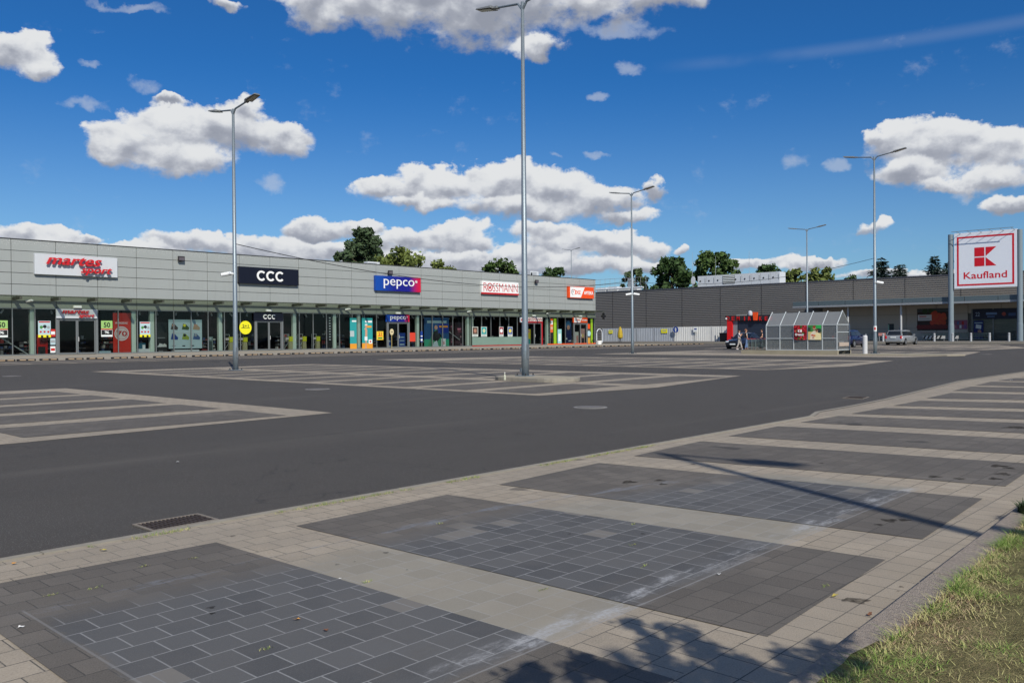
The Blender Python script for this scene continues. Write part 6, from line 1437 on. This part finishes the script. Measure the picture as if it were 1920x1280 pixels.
def spruce(label, loc, H, R_, seed, group=None, layers=22, m='spruce', leaf=.34):
    rg_ = random.Random(seed); o = thing('spruce_tree', loc, label, 'tree', group); MB().tube([(0, 0, 0), (0, 0, H)], [.22, .02], 7).build('trunk', BARK, o); cm = MB(); k = 0
    for i in range(layers):
        v = (i+.3)/layers; z = H*(.12+.88*v); r = R_*(1-v)**.85*rg_.uniform(.82, 1.1)+.12; nb = max(5, int(13*(1-v))+4)
        for j in range(nb):
            a = 6.283*j/nb+rg_.uniform(-.3, .3)+i; rr = r*rg_.uniform(.65, 1.12); n = max(6, int(rr*16)); drp = rg_.uniform(.12, .3)
            for q in range(n):
                t = (q+rg_.random())/n; x, y, zz = rr*t*math.cos(a), rr*t*math.sin(a), z-drp*rr*math.sin(t*2.2)+rg_.gauss(0, .07)
                d = Vector((math.cos(a+rg_.gauss(0, .7)), math.sin(a+rg_.gauss(0, .7)), rg_.uniform(-.55, .15))).normalized(); s = leaf*rg_.uniform(.6, 1.2)*(1.1-.4*t); b = d.cross(Vector((rg_.gauss(0, .5), rg_.gauss(0, .5), 1))).normalized()
                p_ = Vector((x, y, zz)); cm.face([p_, p_+d*s*.5+b*s*.22, p_+d*s, p_+d*s*.5-b*s*.22], LM[m])
    cm.build('crown', None, o); return o
def at(px_, depth, z=0):
    d = ray(px_, 630); t = depth/(d.x*fv.x+d.y*fv.y); return Vector((d.x*t, d.y*t, z))
def hz(py, depth, px_=960): d = ray(px_, py); t = depth/(d.x*fv.x+d.y*fv.y); return CH+d.z*t
def span(px0, px1, depth): return (px1-px0)/F*depth/2
GA = 'trees behind the arcade roof'; GS = 'trees behind the supermarket roof'
broad('tall_tree', 'tall irregular dark green tree rising highest behind the arcade roof', at(684, 130), hz(431, 130, 684), span(632, 728, 130)*1.6, 'pine', 2, 95, 75, .36, .55, .13, -.85, GA, .35, lobes=3)
broad('broad_tree', 'yellow-green bushy tree just right of the tallest tree behind the arcade', at(750, 125), hz(471, 125, 750), span(700, 800, 125)*1.1, 'yellow', 5, 60, 60, .34, .4, .22, .8, GA)
broad('broad_tree', 'low green treetop behind the arcade between the pepco and ROSSMANN signs', at(828, 135), hz(493, 135, 828), span(800, 858, 135)*1.2, 'yellow', 8, 50, 50, .34, .4, .22, .9, GA)
broad('broad_tree', 'green treetop above the large ROSSMANN sign', at(936, 140), hz(491, 140, 936), span(900, 975, 140)*1.15, 'oak', 12, 55, 60, .36, .4, .22, .8, GA)
broad('broad_tree', 'dark green treetop right of the arcade air conditioner', at(1040, 145), hz(504, 145, 1040), span(1015, 1065, 145)*1.2, 'dark', 15, 50, 55, .36, .4, .22, .9, GA)
broad('birch_tree', 'airy pale green tree behind the left end of the supermarket roof', at(1192, 190), hz(506, 190, 1192), span(1163, 1222, 190), 'birch', 21, 50, 38, .42, .4, .2, .9, GS)
broad('broad_tree', 'dark dense tree left of the long white roof unit', at(1262, 185), hz(486, 185, 1262), span(1222, 1300, 185)*1.05, 'dark', 24, 80, 75, .5, .35, .2, .75, GS, .4)
broad('broad_tree', 'tall round green tree behind the left part of the white roof unit', at(1339, 195), hz(474, 195, 1339), span(1296, 1383, 195)*1.05, 'oak', 27, 85, 75, .52, .35, .19, .7, GS, .4)
broad('broad_tree', 'low dark treetop behind the middle of the white roof unit', at(1437, 200), hz(500, 200, 1437), span(1405, 1470, 200)*1.1, 'dark', 31, 50, 50, .5, .4, .22, .9, GS)
broad('broad_tree', 'bright yellow-green treetop left of the slim lamp post behind the shelter', at(1487, 200), hz(507, 200, 1487), span(1464, 1512, 200)*1.15, 'yellow', 33, 50, 50, .5, .4, .22, .9, GS)
broad('broad_tree', 'bright yellow-green treetop right of the slim lamp post behind the shelter', at(1538, 205), hz(505, 205, 1538), span(1512, 1572, 205)*1.1, 'yellow', 36, 50, 50, .5, .4, .22, .9, GS)
broad('broad_tree', 'small dark treetop between the bright trees and the spruces', at(1592, 210), hz(519, 210, 1592), span(1575, 1612, 210)*1.3, 'dark', 39, 40, 45, .5, .4, .22, .9, GS)
for a, t_, w, dd, lb in ((1653, 482, 52, 170, 'dark spruce just right of the lamp post by the shelter'), (1683.5, 496, 24, 172, 'small spruce, left one of the close pair'), (1692, 494, 24, 174, 'small spruce, right one of the close pair'), (1753, 478, 40, 165, 'slender pointed spruce left of the huge sign'), (1778, 490, 26, 168, 'spruce partly hidden behind the left post of the huge sign')):
    spruce(lb, at(a, dd), hz(t_, dd, a), span(0, w, dd)*3.6, a, 'spruces behind the supermarket', layers=30, leaf=.85)
# the tree behind the photographer whose leaves throw the shadow at the bottom
def shadow_src(px_, py, h): p_ = G(px_, py); return Vector((p_.x, p_.y, 0))+sdir*(h/sdir.z)
rg_ = random.Random(77); spots = [(1184, 1167, 2.7, 0.15), (1206, 1186, 2.8, 0.17), (1221, 1204, 2.6, 0.17), (1224, 1226, 2.9, 0.17), (1250, 1259, 2.7, 0.22), (1239, 1173, 2.8, 0.12), (1275, 1182, 2.6, 0.20), (1297, 1200, 2.9, 0.20), (1319, 1215, 2.7, 0.22), (1345, 1229, 2.8, 0.22), (1374, 1240, 2.6, 0.20), (1352, 1259, 2.9, 0.22), (1392, 1262, 2.7, 0.22), (1301, 1259, 2.8, 0.17), (1082, 1237, 2.6, 0.19), (1104, 1248, 2.9, 0.20), (1133, 1259, 2.7, 0.22), (1155, 1268, 2.8, 0.20), (987, 1251, 2.6, 0.14), (998, 1266, 2.9, 0.17), (1072, 1266, 2.7, 0.12), (1461, 1218, 2.8, 0.12), (1466, 1236, 2.6, 0.10), (1534, 1207, 2.9, 0.15), (1514, 1224, 2.7, 0.15), (1500, 1244, 2.8, 0.17), (1490, 1262, 2.6, 0.19), (1520, 1270, 2.9, 0.17), (1447, 1270, 2.7, 0.19), (1418, 1255, 2.8, 0.17), (1212, 1268, 2.6, 0.17), (1283, 1272, 2.9, 0.19), (960, 1274, 2.7, 0.14), (1240, 1245, 2.8, 0.14), (1560, 1262, 2.6, 0.10), (1335, 1275, 2.9, 0.20)]
base = Vector((-.9, -5.2, .1)); o = thing('shade_tree', base, 'leafy tree behind the viewpoint whose branch shadow falls on the near pavement', 'tree')
t = MB(); tp = [base, base+Vector((.05, .1, 1.6)), base+Vector((-.1, .0, 3.2)), base+Vector((0, .2, 5.0)), base+Vector((.1, .1, 6.6))]; t.tube(tp, [.2, .16, .13, .09, .05], 9)
cm = MB()
for (a, b, h, r) in spots:
    c = shadow_src(a, b, h); q = tp[2].lerp(tp[3], rg_.random()); mid_ = q.lerp(c, .6)+Vector((0, 0, .15)); t.tube([q, mid_, c], [.02, .008, .003], 5)
    n = int(460*r); sp = c-mid_
    for k in range(max(20, n)):
        tt = rg_.uniform(.0, 1.1); pos = mid_.lerp(c, .93+.07*tt)+Vector((rg_.gauss(0, r*.20), rg_.gauss(0, r*.20), rg_.gauss(0, r*.16)))
        a_ = Vector((rg_.gauss(0, 1), rg_.gauss(0, 1), rg_.gauss(0, .4))).normalized(); b_ = a_.cross(Vector((rg_.gauss(0, .4), rg_.gauss(0, .4), 1))).normalized(); s = rg_.uniform(.018, .034); cm.face([pos-a_*s, pos+b_*s*.6, pos+a_*s, pos-b_*s*.6], LM['oak'])
for k in range(70):
    a_ = rg_.uniform(0, 6.28); rr = 2.3*math.sqrt(rg_.random()); c = Vector((base.x-.7+rr*math.cos(a_), base.y-.6+rr*math.sin(a_), rg_.uniform(3.2, 6.6)))
    if (c-Vector((0, 0, CH))).length < 2: continue
    # keep the upper crown out of the sunlit part of the frame
    g_ = c-sdir*(c.z/sdir.z)
    if (g_.y > -1.2 and g_.x > -.5) or (g_.x > 1.0): continue
    leaf_cloud(cm, rg_, c, .5, 70, .06, LM['oak']); t.tube([tp[3], c], [.03, .008], 5)
t.build('trunk', BARK, o, smooth=True); cm.build('crown', None, o); rebase(o)
